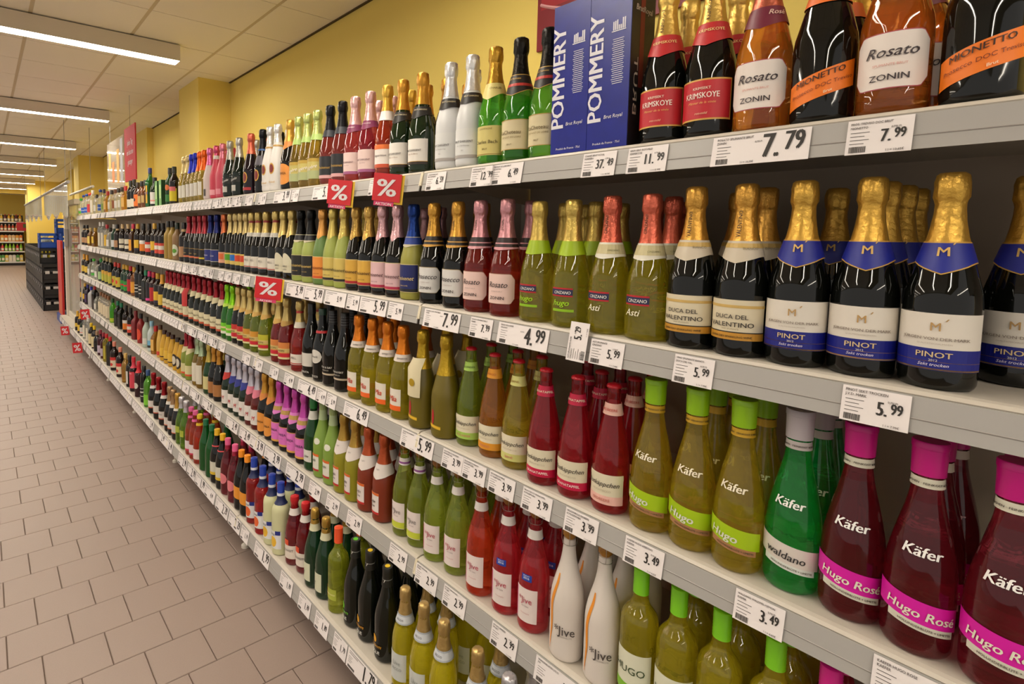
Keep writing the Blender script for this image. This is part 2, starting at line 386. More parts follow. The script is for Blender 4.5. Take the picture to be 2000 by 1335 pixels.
def cage_mesh(sh, mat):
    t = sh.top; r = sh.r(t); mb = MB()
    for k in range(4):
        a = k*math.pi/2+.5; c, s_ = math.cos(a), math.sin(a)
        pts = [(r*1.14, t-.012), (r*1.3, t-.002), (r*1.28, t+.018), (r*.9, t+.028), (r*.15, t+.029)]
        for (r0, z0), (r1, z1) in zip(pts[:-1], pts[1:]): mb.tube((r0*c, r0*s_, z0), (r1*c, r1*s_, z1), .0006, 4)
    n = 14
    for i in range(n):
        a, b = 2*math.pi*i/n, 2*math.pi*(i+1)/n
        mb.tube((r*1.16*math.cos(a), r*1.16*math.sin(a), t-.012), (r*1.16*math.cos(b), r*1.16*math.sin(b), t-.012), .0007, 4)
    return mb.mesh('wire_cage', mat)
# glasses
BLK = ('d', '#0b0c09'); GRN = ('g', '#1f6a12', .8); DGR = ('d', '#10200c'); ROS = ('g', '#c4401c', .78); PNK = ('g', '#d8303e', .72); AMB = ('g', '#b98a1c', .78)
YEL = ('g', '#d8c820', .8); OLV = ('g', '#7c7a1e', .75); LIM = ('g', '#a9b52a', .78); CLR = ('g', '#dfe6dd', .86); DRD = ('g', '#5a0a14', .72)
def gmat(g):
    if g[0] == 'd': return dark(g[1])
    if g[0] == 'f': return paint(g[1], .42, 0, .02, 200)
    return glass(g[1], g[2], fill=g[3] if len(g) > 3 else .24)
PROD = {}
BIG = set('mio ros kri lac cba bdw bdg bdr fbr zao pin val roz pro gfr gft'.split())
def prod(code, name, cat, desc, shape, g, *parts, hs=1, rs=1, sq=None, short=None):
    if shape == 'sekt' and code not in BIG and rs == 1: rs = .955
    PROD[code] = dict(sn=shape, hs=hs, name=name, cat=cat, desc=desc, shape=SHP[shape].scaled(hs, rs), g=g, parts=parts, sq=sq, short=short or desc)
SW, WB, SP = 'sparkling_wine_bottle', 'wine_bottle', 'spirit_bottle'
B = 'bottle'
def L(z0, z1, col, a=1.0, txt=(), name='label', stripes=(), **k): return ('L', z0, z1, col, a, txt, name, stripes, k)
def Fo(col, z0=.2, **k): return ('F', col, z0, k)
def C(kind, col): return ('C', kind, col)
GOLD, COPPER, PINK, SILV = '#c99a35', '#c8674e', '#dba0a4', '#cfcfd2'
# texts: (string, size, z, colour, [bold, xs, shear, da, slope])
def mio_lab(): return L(.035, .075, '#f07a14', 1.15, (('MIONETTO', .0125, .063, '#3a1a08', .012, 1, 0, 0, .35), ('Prosecco DOC Treviso', .0085, .05, '#7a2c08', 0, 1, 0, .05, .35), ('Brut', .006, .042, '#ffe7c0', .01, 1, 0, .25, .35)), slope=.35)
prod('mio', SW, B, 'black bottle with diagonal orange band label', 'sekt', BLK, Fo(GOLD, .205), L(.182, .207, '#e8702a', 2.6, (), 'neck_label'), mio_lab())
prod('ros', SW, B, 'rosé bottle with white eight-cornered label', 'sekt', ('g', '#d87824', .84), Fo(COPPER, .2), L(.175, .203, '#6e1c33', 2.4, (('Rosé', .012, .188, '#e9c9b8', .01, 1, .3, .75),), 'neck_label', vee=.01), L(.032, .112, '#a8454d', 1.12, (), 'label_border', cut=.014),
     L(.0335, .1105, '#e6dcd4', 1.1, (('Rosato', .021, .077, '#33262a', .004, 1, .35), ('SPUMANTE BRUT', .005, .064, '#d99a8f', 0), ('ZONIN', .0125, .044, '#33262a', .008, 1.1)), cut=.0135))
prod('kri', SW, B, 'black bottle, gold foil, red gold-edged label', 'sekt', BLK, Fo('#dcb456', .2, txt='KRIMSKOYE'), L(.172, .203, '#c0282c', 2.6, (('KRIMSKOYE', .008, .186, '#f0d890', .01, 1, 0, .2),), 'neck_label', vee=.012), L(.027, .1, '#d8ab52', 1.22, (), 'label_border'),
     L(.03, .097, '#bf1f2b', 1.16, (('KRIMSEKT', .0065, .081, '#f5e6d0', .01), ('KRIMSKOYE', .0145, .066, '#f8efe2', .015, .74), ('rot-mild', .006, .037, '#f0c9a0', .008, 1, .3), ('Männer de la vinée', .006, .056, '#e5b060', 0, 1, .3))))
prod('lac', SW, B, 'green bottle, black foil, cream label', 'sekt', ('g', '#2c7a18', .78), Fo('#17130f', .205, txt='LaCheteau'), L(.172, .208, '#1b120c', 2.6, (('LaCheteau', .007, .197, '#c9a24e', .008),), 'neck_label', ((.180, .187, '#b9342c'),), vee=.014, border='#c9a24e'), L(.025, .098, '#cfc29a', 1.15, (('LaCheteau', .013, .063, '#6b5a36', .004), ('CRÉMANT DE LOIRE', .0062, .053, '#8d7c50', 0), ('BRUT', .0055, .036, '#7d6b45', .006)), 'label', ((.025, .0265, '#b38f3c'), (.0965, .098, '#b38f3c'))))
prod('cba', SW, B, 'bright green bottle, gold foil, yellow label', 'sekt', ('g', '#2f9a14', .8), Fo('#b98a26', .205), L(.178, .206, '#d6c87c', 2.4, (('CHARLES', .007, .19, '#7c6a2c', .006, 1, 0, .6),), 'neck_label', vee=.016), L(.02, .095, '#cdbf72', 1.3, (('Charles Bach', .0125, .05, '#5c5226', .003), ('CHAMPAGNE', .0065, .085, '#7c6a2c', 0), ('BRUT', .006, .034, '#6b5a20', .006)), 'label', ((.022, .0235, '#9c7c2c'),)))
prod('bdw', SW, B, 'all-white sparkling bottle with black neck badge', 'sekt', ('f', '#cfd0d0'), Fo('#d6d5d6', .205), L(.172, .198, '#1a1512', 2.0, (('BRUT DARGENT', .006, .186, '#d8c9a0', .01, .9, 0, .5),), 'neck_label', vee=.006), L(.024, .1, '#d3d4d2', 1.2, (('BRUT DARGENT', .0082, .063, '#4c4848', .01, .95), ('Ice Chardonnay', .006, .053, '#8f8c8a', 0, 1, .3), ('SEC', .005, .04, '#8f8c8a')), 'label', ((.022, .03, '#a39d98'),)))
prod('bdg', SW, B, 'green-black bottle, gold foil, white label', 'sekt', ('d', '#12240c'), Fo('#c98d2c', .205), L(.172, .198, '#1a1512', 2.4, (('BRUT DARGENT', .006, .186, '#d8c9a0', .01, .9, 0, .5),), 'neck_label', vee=.012), L(.026, .1, '#e0dbd2', 1.15, (('BRUT DARGENT', .0082, .063, '#3c3834', .01, .95), ('Blanc de Blancs', .006, .053, '#8f6c4a', 0, 1, .3)), 'label', ((.024, .032, '#2a1c10'), (.032, .0335, '#c9983c'))))
prod('ors', SW, B, 'rosé bottle, gold foil, white and orange label', 'sekt', ('g', '#b03a14', .78), Fo('#d8aa3c', .215), L(.185, .216, '#e6ddd6', 2.8, (), 'neck_label'), L(.03, .105, '#e5ddd6', 1.15, (('Apparition', .011, .066, '#6c5a56', .003, 1, .3),), 'label', ((.09, .105, '#e2712c'), (.03, .042, '#c8502c'))))
prod('bdr', SW, B, 'pink sparkling bottle, pink foil, pink label', 'sekt', ('g', '#8a1a2a', .75), Fo('#d9a9a6', .2), L(.178, .2, '#7c2c54', 2.4, (('BRUT DARGENT', .0055, .188, '#e9c9d0', .01),), 'neck_label', vee=.01), L(.028, .1, '#dfc5be', 1.15, (('BRUT DARGENT', .0082, .063, '#6c4650', .01, .95), ('Pinot Noir', .006, .053, '#a0707a', 0, 1, .3)), 'label', ((.024, .034, '#a05a86'),)))
prod('fbr', SW, B, 'rosé bottle, black foil, black label', 'sekt', ('g', '#5a1418', .7), Fo('#16161a', .205, txt='Freixenet'), L(.18, .206, '#2c3038', 2.6, (), 'neck_label'), L(.03, .105, '#181a20', 1.15, (('Freixenet', .014, .058, '#c9a24e', .006, 1, .3),), 'label', ((.022, .034, '#d3a0a0'),)))
prod('leg', SW, B, 'olive bottle, pale green foil, yellow-green label', 'sekt', ('g', '#8a701c', .78), Fo('#b5bf6c', .205), L(.182, .206, '#a9c46c', 2.6, (), 'neck_label'), L(.028, .108, '#c3b565', 1.1, (('Légère', .02, .066, '#f0ead8', .014, 1, .3, 0, .25),), 'label', ((.028, .06, '#a9b07c'), (.095, .108, '#b89a3c'))))
prod('zao', SW, B, 'dark bottle with round orange label', 'sekt', BLK, Fo('#cfa040', .205), L(.19, .206, '#d8863c', 2.6, (), 'neck_label', vee=.02), L(.02, .11, '#e0913c', 1.15, (('ZAREA', .014, .064, '#4c2c0c', .01),), 'label', oval=True))
prod('zao4', SW, B, 'dark bottle with orange oval label', 'sekt', BLK, Fo('#d29a36', .205), L(.19, .206, '#d8863c', 2.6, (), 'neck_label', vee=.02), L(.02, .115, '#e0933c', 1.25, (('ZAREA', .014, .064, '#4c2c0c', .01),), 'label', oval=True))
prod('mzw', SW, B, 'glossy white bottle with gold oval medallion', 'sekt', ('f', '#dcd8d2'), Fo('#d5d2cf', .22), L(.2, .208, '#b58f4c', 2.8, (), 'neck_label'), L(.075, .125, '#c89a3c', .42, (), 'medallion', oval=True), L(.081, .119, '#7a2420', .32, (), 'medallion_inset', oval=True), L(.03, .05, '#dcd8d2', .9, (('Mirabell', .012, .036, '#c9a45a', .012, 1, .1),)))
prod('mzb', SW, B, 'black bottle with gold oval medallion, blue neck ring', 'sekt', BLK, Fo('#15161c', .205), L(.2, .208, '#2c5c9c', 2.8, (), 'neck_label'), L(.13, .175, '#5a5660', .9, (), 'hang_label'), L(.055, .11, '#c89a3c', .45, (), 'medallion', oval=True), L(.061, .104, '#7a2420', .34, (), 'medallion_inset', oval=True))
prod('mzr', SW, B, 'dark bottle, salmon foil, gold oval medallion', 'sekt', ('d', '#1a0f16'), Fo('#cf5f48', .2), L(.055, .11, '#c89a3c', .45, (), 'medallion', oval=True), L(.061, .104, '#7a2420', .34, (), 'medallion_inset', oval=True), L(.02, .034, '#a8282c', .9))
prod('hen', SW, B, 'black bottle, silver foil, slanted white script', 'sekt', ('d', '#0d1a10'), Fo('#a8a59c', .2), L(.07, .1, '#12160f', 1.1, (('Piccolo', .018, .078, '#e4e2dc', .014, 1, .3, 0, .3),)), L(.025, .055, '#bdbbb2', .5, (), 'lower_label'))
prod('pkp', SW, B, 'pink sparkling bottle with pink foil', 'sekt', ('f', '#c8485c'), Fo('#d9788c', .22), L(.02, .05, '#e08a98', .6))
prod('pkf', SW, B, 'red-pink bottle with white neck band', 'sekt', ('f', '#c73a50'), Fo('#c94a6a', .235), L(.225, .245, '#d8cfcc', 2.8, (), 'neck_label'), L(.02, .05, '#e8a0a8', .6))
prod('pkw', SW, B, 'white frosted bottle with pink foil', 'sekt', ('f', '#d3c4c0'), Fo('#d8669c', .2), L(.02, .06, '#4a4442', .25, (), 'small_label'))
prod('orc', SW, B, 'clear bottle with bright orange foil', 'sekt', ('g', '#c8b450', .8), Fo('#e8621c', .18), L(.03, .11, '#dcd8cc', .5))
prod('blc', SW, B, 'pale bottle with bright blue foil', 'sekt', ('g', '#c8b450', .8), Fo('#2430b4', .18), L(.03, .11, '#d8d4cc', .5))
prod('gdc', SW, B, 'golden bottle with pale gold foil', 'sekt', ('g', '#9a8a1c', .78), Fo('#cdb67c', .19), L(.03, .11, '#dcd8c8', .5))
# second shelf
prod('pin', SW, B, 'black bottle, gold foil, white-and-blue label', 'sekt', BLK, Fo('#d3a440', .2), L(.178, .204, '#13208a', 2.7, (('M', .018, .186, '#d8b060', .012, 1, 0, 0), ("'", .016, .194, '#d8b060', .01, 1, .6, .16)), 'neck_label', vee=.016, border='#c99a40'),
     L(.028, .107, '#dcd5c9', 1.38, (('M', .0165, .083, '#b8935a', .006, .95), ("'", .014, .09, '#b8935a', .01, 1, .6, .14), ('JÜRGEN VON DER MARK', .0058, .07, '#8f8378', .006, 1.12), ('QUALITÄTSSCHAUMWEIN', .003, .064, '#b0a598'), ('PINOT', .011, .046, '#d8c090', .012, 1.15), ('2012', .0045, .0405, '#e0d8d0', .01), ('Sekt trocken', .006, .034, '#e0d8e8', .008, 1, .3)), 'label', ((.028, .058, '#121a7c'), (.0285, .0305, '#d0a040'), (.0395, .0402, '#c09048'))))
prod('val', SW, B, 'black bottle, embossed gold foil, cream label', 'sekt', BLK, Fo('#d0993c', .2, txt='VALENTINO'), L(.175, .202, '#c9bda8', 2.7, (('BIANCO', .006, .187, '#8a7a50', 0, 1, 0, .7),), 'neck_label', ((.19, .198, '#c9a860'),), vee=.012), L(.03, .1, '#d6cbae', 1.3, (('DUCA DEL', .0105, .067, '#35302a', .006, 1.05), ('VALENTINO', .0115, .053, '#35302a', .006, 1.15), ('VINO SPUMANTE', .0035, .048, '#8f8468'), ('EXTRA DRY SPARKLING WINE', .005, .034, '#5a431a', .004)), 'label', ((.03, .0425, '#c08a2c'), (.0425, .0445, '#2c261c'), (.086, .091, '#c9a860'))))
cz = ('CINZANO', .0094, .0762, '#f2efe8', .012, .9, .1, .06)
prod('ast', SW, B, 'golden clear bottle, salmon foil, white collar', 'cone', ('g', '#bcae20', .88), Fo('#d2624a', .192, H=.294, txt='CINZANO'), L(.165, .194, '#ddd8c6', 2.7, (('CINZANO', .005, .176, '#8c8a60', .006, 1, .1, .7),), 'neck_label', ((.17, .19, '#c4b98c'),), vee=.006), L(.07, .09, '#b51a22', .62, (cz,), 'label', ((.0735, .0865, '#22264c'),), da=-.1), L(.045, .062, '#b8a818', 0.01, (('Asti', .019, .049, '#f0ead0', .01, 1, .3, -.25),), 'script'))
prod('hug', SW, B, 'pale clear bottle, gold foil, lime collar', 'cone', ('g', '#b4ac24', .88), Fo('#cdaf55', .192, H=.29), L(.165, .195, '#9cb80c', 2.7, (), 'neck_label', vee=.004), L(.07, .09, '#b51a22', .62, (cz,), 'label', ((.0735, .0865, '#22264c'),), da=-.1), L(.036, .042, '#8ab80c', .6, (('hugo', .019, .05, '#9ccc14', .018, 1, .3, -.1),), 'script'))
zl = lambda t, c: L(.033, .1075, c, 1.1, ((t, .02, .074, '#2c2426', .004, .95, .35), ('SPUMANTE BRUT', .0042, .062, '#a89890', 0), ('ZONIN', .0115, .043, '#2c2426', .008, 1.1)), cut=.0135)
prod('roz', SW, B, 'rosé bottle, pink foil, pink eight-cornered label', 'sekt', ('g', '#a82418', .86), Fo('#cf9096', .2, H=.3, txt='ZONIN'), L(.172, .2, '#2a1a1c', 2.7, (), 'neck_label', ((.172, .176, '#cf9096'), (.184, .187, '#cf9096')), vee=.004), L(.032, .109, '#9c6a50', 1.12, (), 'label_border', cut=.014), zl('Rosato', '#e2c3ba'), hs=.98)
prod('pro', SW, B, 'black bottle, gold foil, grey eight-cornered label', 'sekt', BLK, Fo('#cf9836', .2, H=.3, txt='ZONIN'), L(.172, .2, '#1c1714', 2.7, (), 'neck_label', ((.172, .176, '#c9953c'), (.184, .187, '#c9953c')), vee=.004), L(.032, .109, '#a08a5c', 1.12, (), 'label_border', cut=.014), zl('Prosecco', '#d3d1cd'), hs=.98)
def frei(code, g, foil, lab, txtc, bot, desc, neck=None):
    ps = [Fo(foil, .195, vee=0 if neck else .014, H=.3, txt='Freixenet')]
    if neck: ps.append(L(.172, .197, neck, 2.7, (), 'neck_label', ((.172, .1735, '#c9c0a0'), (.195, .197, '#c9c0a0')), vee=.008))
    ps += [L(.024, .112, '#d8c890', 1.2, (), 'label_border'), L(.026, .11, lab, 1.16, (('Freixenet', .0175, .062, txtc, .007, .95, .35), ('GRAN CUVÉE', .005, .043, txtc)), 'label', ((.026, .035, bot),))]
    prod(code, SW, B, desc, 'sekt', g, *ps, hs=.98, rs=.95)
frei('frb', ('f', '#96923c'), '#173a8c', '#16205e', '#d8c080', '#1a1a22', 'frosted bottle, blue foil, navy label', '#1c3c90')
frei('frp', BLK, '#d3a2a8', '#d8b2b4', '#5c3a3c', '#b02a4a', 'dark bottle, pink foil, pink script label')
frei('fry', BLK, '#cfa64e', '#cfa23c', '#4c3010', '#a81c24', 'dark bottle, gold foil, amber label with red strip')
frei('frg', ('f', '#96a048'), '#c9b25a', '#c9b25c', '#4c4420', '#1c1a16', 'frosted green bottle, gold foil, yellow label')
frei('fro', ('f', '#5c7a3c'), '#d89a4c', '#dc8a34', '#7c2c10', '#c8501c', 'frosted green bottle, orange foil, orange label')
frei('frk', ('f', '#98a450'), '#141416', '#1a1814', '#d3b464', '#1a1814', 'frosted green bottle, black foil, black label', '#16151a')
prod('sai', SW, B, 'black bottle with triangular white sail label', 'sekt', BLK, Fo('#c9b064', .195, vee=.014), L(.03, .07, '#d0cab0', 1.0, (('GOLD', .008, .042, '#4c4638', .006), ('BERG', .011, .054, '#3c3830', .01)), 'label', top=.045))
prod('kel', SW, B, 'black bottle, gold foil, plain white label', 'sekt', BLK, Fo('#c9b064', .2), L(.25, .262, '#8c2c28', 2.8, (), 'neck_ring'), L(.182, .202, '#c9c4b8', 2.8, (), 'neck_label'), L(.03, .085, '#d6cfc0', 1.1, (('KELL', .013, .062, '#6c655a', .006),), 'label', ((.032, .036, '#a83028'),)))
for cd, col, nm in (('smr', '#c84018', 'red'), ('smb', '#1c6cc0', 'blue'), ('smg', '#4c9a20', 'green'), ('smo', '#dc6c30', 'orange')):
    prod(cd, SW, B, 'slim dark bottle, gold foil, small %s label' % nm, 'sekt', BLK, Fo('#c9b070' if cd != 'smo' else '#cf6a3c', .2, vee=.01), L(.03, .09, '#d3b85c' if cd != 'smo' else '#dca080', 1.1, (), 'label_border'), L(.05, .082, col, .8), rs=.8)
prod('blu', SW, B, 'dark bottle, blue foil, blue label', 'sekt', BLK, Fo('#1c2464', .195), L(.03, .1, '#222c78', 1.2, (('Cuvée', .014, .06, '#c9c4d8', .01, 1, .3),), 'label', ((.03, .033, '#c0b8a0'), (.097, .1, '#c0b8a0'))), rs=.94)
prod('rdf', SW, B, 'black bottle, red foil, black-and-orange label', 'sekt', BLK, Fo('#9c2c34', .19), L(.03, .095, '#14110f', 1.2, (('Rubin', .012, .06, '#c8a860', .01, 1, .3),), 'label', ((.036, .046, '#d8744c'), (.093, .095, '#c9a04c'))), rs=.94)
prod('rdy', SW, B, 'black bottle, red foil, black-and-yellow label', 'sekt', BLK, Fo('#9c2c34', .19), L(.03, .095, '#14110f', 1.2, (), 'label', ((.036, .046, '#d8c030'), (.093, .095, '#c9a04c'))), rs=.94)
# third shelf
def kaf(code, g, cap, neck, lab, desc, big, strip, tcol='#f2ead0', extra=(), sh='kaefer'):
    prod(code, 'secco_bottle', B, desc, 'kaefer', g, C('big', cap), L(.243, .257, neck, 3.1, (('MÜNCHEN · FEINKOST KÄFER', .0042, .2482, '#3a3226', .006),), 'neck_label'),
         L(.148, .153, '#000000', .005, (('Käfer', .021, .148, tcol, .02, .95, .2, 0, -.06),), 'script'),
         L(.052, .085, lab, 1.3, (big,)+tuple(extra), 'label', slope=-.16), L(.041, .0515, strip, .95, (('HOLUNDERBLÜTE + LIMETTE', .0045, .0445, '#4c4436', .004, 1, 0, .1, -.16),), 'lower_label', slope=-.16, da=.15))
kaf('khr', ('g', '#6a101c', .93), '#c4107c', '#d8d4c0', '#d414a0', 'dark rosé bottle, magenta cap, pink slanted label', ('Hugo Rosé', .0185, .06, '#e8e4d0', .016, .95, .2, .1, -.16), '#d3d0c0', '#f4f2ee')
kaf('khu', ('g', '#c8ae28', .86), '#8fc010', '#c49a20', '#a4c40c', 'pale gold bottle, lime cap, lime label', ('Hugo', .021, .06, '#dcdccc', .02, 1, .2, -.25, -.16), '#a87850')
kaf('wal', ('g', '#0ca840', .86), '#b8b0b4', '#bcb4b0', '#d6cdc4', 'emerald green bottle, silver cap, silver label', ('waldano', .018, .06, '#2c2a2a', .008, .95, .2, 0, -.16), '#d8dcd4', '#f4f2ee')
def rot(code, g, neck, low, desc, w, ncol='#e8d8c0'):
    prod(code, 'secco_bottle', B, desc, 'rotk', g, C('crown', '#b81424'), L(.213, .238, neck, 3.1, ((w, .0075, .222, ncol, .01),), 'neck_label'),
         L(.022, .088, '#dcd3b8', 1.2, (('Rotkäppchen', .0145, .062, '#2e2a22', .004, .95, .35), ('FRUCHTSECCO', .0058, .05, '#b0a488', 0), (w, .0085, .029, '#f6e8e0' if low in ('#c01040',) else '#c87a6a', .012)), 'label', ((.022, .041, low), (.076, .084, '#dcd3b8'))))
rot('rst', ('g', '#a0141c', .74), '#e2b4a4', '#e6b4a8', 'dark red bottle with pale pink neck band', 'ERDBEERE', '#c8584c')
rot('rgr', ('g', '#9c1020', .74), '#b8103c', '#c01040', 'dark red bottle with crimson neck band', 'GRANATAPFEL')
rot('rbi', ('g', '#c0b030', .86), '#ccca7c', '#c9c878', 'pale yellow bottle with cream-green neck band', 'BIRNE', '#a8843c')
rot('ror', ('g', '#c87c20', .82), '#dc9424', '#dc9424', 'amber orange bottle with orange neck band', 'MANGO', '#b85c1c')
rot('rgn', ('g', '#94a82c', .86), '#a4c858', '#a4c858', 'light green bottle with green neck band', 'HOLUNDER', '#5c7c2c')
def scavi(code, desc, extra=()):
    prod(code, SW, B, desc, 'sekt', ('f', '#66590c'), Fo('#bf9a20', .185), L(.03, .04, '#c89c1c', .7, (), 'label', ((.032, .038, '#e0b830'),), da=-.3, slope=-.1), L(.04, .085, '#b01c24', .14, (), 'emblem', oval=True, da=-.3), *extra, hs=.99)
scavi('gfr', 'frosted gold bottle with red flame emblem')
scavi('gft', 'frosted gold bottle wearing a white neck tag', (('T',),))
prod('mia', SW, B, 'yellow bottle, orange foil, white label with orange strip', 'slim', ('g', '#c8b820', .84), Fo('#e07c18', .208), L(.188, .21, '#d8ccc0', 2.8, (('SEMISECCO', .0065, .196, '#4a3a34', .01, 1, 0, .6),), 'neck_label'), L(.03, .1, '#ddd5c6', .75, (('Mia', .026, .06, '#c84020', .014, .9, .25),), 'label', ((.03, .046, '#e8641c'),), da=-.15))
prod('nra', WB, B, 'black beaded-neck bottle with cream strip', 'slim', BLK, L(.045, .052, '#b8a890', 1.2, (), 'label'), L(.07, .08, '#0c0c0a', .02, (('SCAVI & RAY', .011, .072, '#d4cfc4', .014, .9), ('PROSECCO', .006, .062, '#b8b0a0', .01)), 'script'), L(.24, .29, '#101012', 3.1, (), 'neck_foil', ((.25, .252, '#5a5a5c'), (.26, .262, '#5a5a5c'), (.27, .272, '#5a5a5c'), (.28, .282, '#5a5a5c'))), C('small', '#101012'), hs=.98)
prod('blo', WB, B, 'black bottle, red neck band, oval white label', 'slim', BLK, L(.195, .205, '#b8282c', 2.8, (), 'neck_label'), L(.075, .13, '#cfcac0', .8, (('Freddi', .011, .098, '#3a3632', .004, 1, .3),), 'label', oval=True), L(.02, .03, '#0c0c0a', .02, (('SECCO', .011, .018, '#d0ccc4', .012),), 'script'), C('small', '#1c3a2c'), hs=.97)
prod('blw', WB, B, 'tall black bottle with square white label', 'slim', BLK, L(.045, .1, '#cfcac0', .85), L(.018, .03, '#0c0c0a', .02, (('QVINTA', .012, .018, '#d0ccc4', .012),), 'script'), C('tall', '#101010'), hs=1.0)
prod('ker', SW, B, 'rosé bottle, gold foil, small white label', 'sekt', ('g', '#9c2420', .76), Fo('#cdb268', .21), L(.25, .262, '#a83028', 2.8, (), 'neck_ring'), L(.187, .212, '#cfc8b8', 2.8, (), 'neck_label'), L(.03, .075, '#d9cfc2', .9, (('KELL', .013, .055, '#5c5450', .006),), 'label', ((.033, .037, '#a83028'),)), hs=.98)
def ald(code, g, lab, desc):
    prod(code, SW, B, desc, 'sekt', g, Fo('#cdb46c', .198), L(.185, .2, '#c9a050', 2.8, (), 'neck_label', vee=.01), L(.03, .105, lab, 1.0, (('ALDIN', .0125, .064, '#4c3c1c', .008),), 'label', ((.03, .038, '#d8cf9c'), (.04, .056, '#c01c2c'), (.06, .078, '#d3b870'))))
ald('ald1', BLK, '#c03028', 'dark bottle, gold foil, red-striped label')
ald('ald2', ('g', '#7c8a1c', .78), '#c88c2c', 'olive bottle, gold foil, amber label with red stripe')
ald('ald3', ('g', '#8a9a20', .8), '#b8b42c', 'light green bottle, gold foil, lime label with red stripe')
ald('ald4', ('g', '#8c1c1c', .74), '#d0803c', 'rosé bottle, gold foil, orange label with red stripe')
prod('grn', SW, B, 'green bottle, lime foil, white-and-lime label', 'sekt', ('g', '#2c8a18', .78), Fo('#84cc10', .195), L(.185, .197, '#b8d84c', 2.8, (), 'neck_label', vee=.008), L(.03, .09, '#6cc018', 1.0, (), 'label', ((.03, .045, '#dcdcc8'), (.06, .07, '#d8c88c'))))
prod('rdk', SW, B, 'dark bottle, red foil, cream label', 'sekt', ('d', '#14180e'), Fo('#9c1f2a', .205), L(.182, .21, '#d3c8a0', 2.8, (), 'neck_label', vee=.01), L(.03, .1, '#d6cda8', 1.2, (('Rotkäppchen', .014, .065, '#5c5234', .004, .9, .35),), 'label', ((.03, .042, '#b8502c'),)))
prod('rdp', SW, B, 'dark bottle, red foil, with a red paper neck tag', 'sekt', ('d', '#14180e'), Fo('#9c1f2a', .205), L(.182, .21, '#d3c8a0', 2.8, (), 'neck_label', vee=.01), L(.03, .1, '#d6cda8', 1.2, (), 'label', ((.03, .042, '#b8502c'),)), ('T', '#c03030'))
# fourth shelf
def slimg(code, cap, g, lab, desc, t, name=WB):
    prod(code, name, B, desc, 'bord', g, C('screw', cap), L(.04, .13, lab, 1.2, ((t, .022, .085, '#3c4c2c', .004),), 'label', ((.04, .06, '#7cb82c'),)), hs=.99)
slimg('hgs', '#7cc818', ('g', '#d0c028', .84), '#d8d8c0', 'golden bottle with lime screw cap', 'HUGO')
slimg('pkh', '#d01884', ('g', '#a8283c', .78), '#dcc8cc', 'rosé bottle with pink screw cap', 'HUGO')
vine = [(-.3, .2), (-.05, .18), (-.35, .15), (-.42, .12), (-.2, .09), (-.45, .06), (-.5, .03)]
prod('jwh', SW, B, 'white painted bottle with orange ribbon ornament', 'burg', ('f', '#d6cdc4'), C('cork', '#a8742c'), ('W',), ('V', '#e08c24'), L(.08, .09, '#d6cdc4', .02, (('*Jive', .03, .068, '#4c4440', .005, .9, 0, .35), ('ORANGENBLÜTE', .0045, .062, '#8f8680', 0, 1, 0, .35)), 'script'))
def jiv(code, g, desc, desc2='', lab='#e2d5d0', band=None, cork='#8c5a24'):
    st = ((.03, .05, band),) if band else ()
    prod(code, SW, B, desc, 'burg', g, C('cork', cork), ('W',), L(.235, .258, '#dcd6d0', 3.1, (), 'neck_label', ((.24, .246, '#8a4a8c'),) if band else ()), L(.028, .115, lab, .78, (('*Jive', .022, .078, '#b84a5c' if not band else '#7a7470', .004, .9), ('mit Sekt', .006, .068, '#8f7c78'), ('Granatapfel' if not band else 'Holunder', .005, .05, '#c08a8a')), 'label', st, da=.05), L(.03, .11, '#d8749c', .06, (), 'ornament', da=-.66) if not band else L(.24, .245, '#a8b840', 2.9, (), 'neck_ring'))
jiv('jrs', PNK, 'pink bottle with blue award sticker and white label')
PROD['jrs']['parts'] += (L(.135, .152, '#1c3c9c', .35, (('2016', .008, .141, '#e0e4f0', .02), ('PRODUKT', .0035, .148, '#e0e4f0', .01)), 'award_sticker', da=.1),)
jiv('jor', ('g', '#e8441c', .74), 'orange-red bottle with white script label')
jiv('jgr', ('g', '#b4c844', .88), 'green-tinted clear bottle with white script label')
jiv('jgl', ('g', '#a8b838', .86), 'pale green bottle with lime-banded white label', band='#c3cc3c')
def lig(code, g, foil, desc):
    prod(code, SW, B, desc, 'slim', g, Fo(foil, .2), L(.168, .203, '#ddd3cc', 2.8, (('Light', .007, .184, '#8f8680', .003, 1, .3),), 'neck_label', vee=.016), L(.03, .105, '#dcd2cc', .62, (('Light', .014, .07, '#5c5450', .004, .9), ('Live', .012, .055, '#5c5450', .004, .9, .3)), 'label', ((.03, .038, '#c02c2c'), (.096, .105, '#d86a2c')), da=-.3), hs=.99)
lig('lro', ('f', '#7a2c12'), '#c0542c', 'frosted rosé-brown bottle, copper foil')
lig('lgo', ('f', '#8a8418'), '#b8923c', 'frosted yellow bottle, gold foil')
prod('lgr', SW, B, 'frosted green bottle with white neck disc', 'slim', ('f', '#7c9a3c'), L(.235, .29, '#a8b88c', 3.1, (), 'neck_foil'), L(.14, .165, '#d8d8c8', .42, (), 'disc_label', oval=True), L(.03, .095, '#d8d6c8', .62, (('Light', .014, .07, '#5c6450', .004, .9),), 'label', ((.03, .038, '#b02c2c'), (.09, .1, '#d86a2c')), da=-.3), C('small', '#8c9a5c'))
prod('jul', WB, B, 'dark green bottle with white neck sleeve', 'slim', ('d', '#0f3c14'), L(.215, .25, '#d8d4cc', 3.1, (), 'neck_label'), L(.04, .09, '#d4d0c8', .6, (('Jules', .014, .06, '#2c2a28', .01, .9, .3),), 'label'), C('tall', '#1c6c2c'))
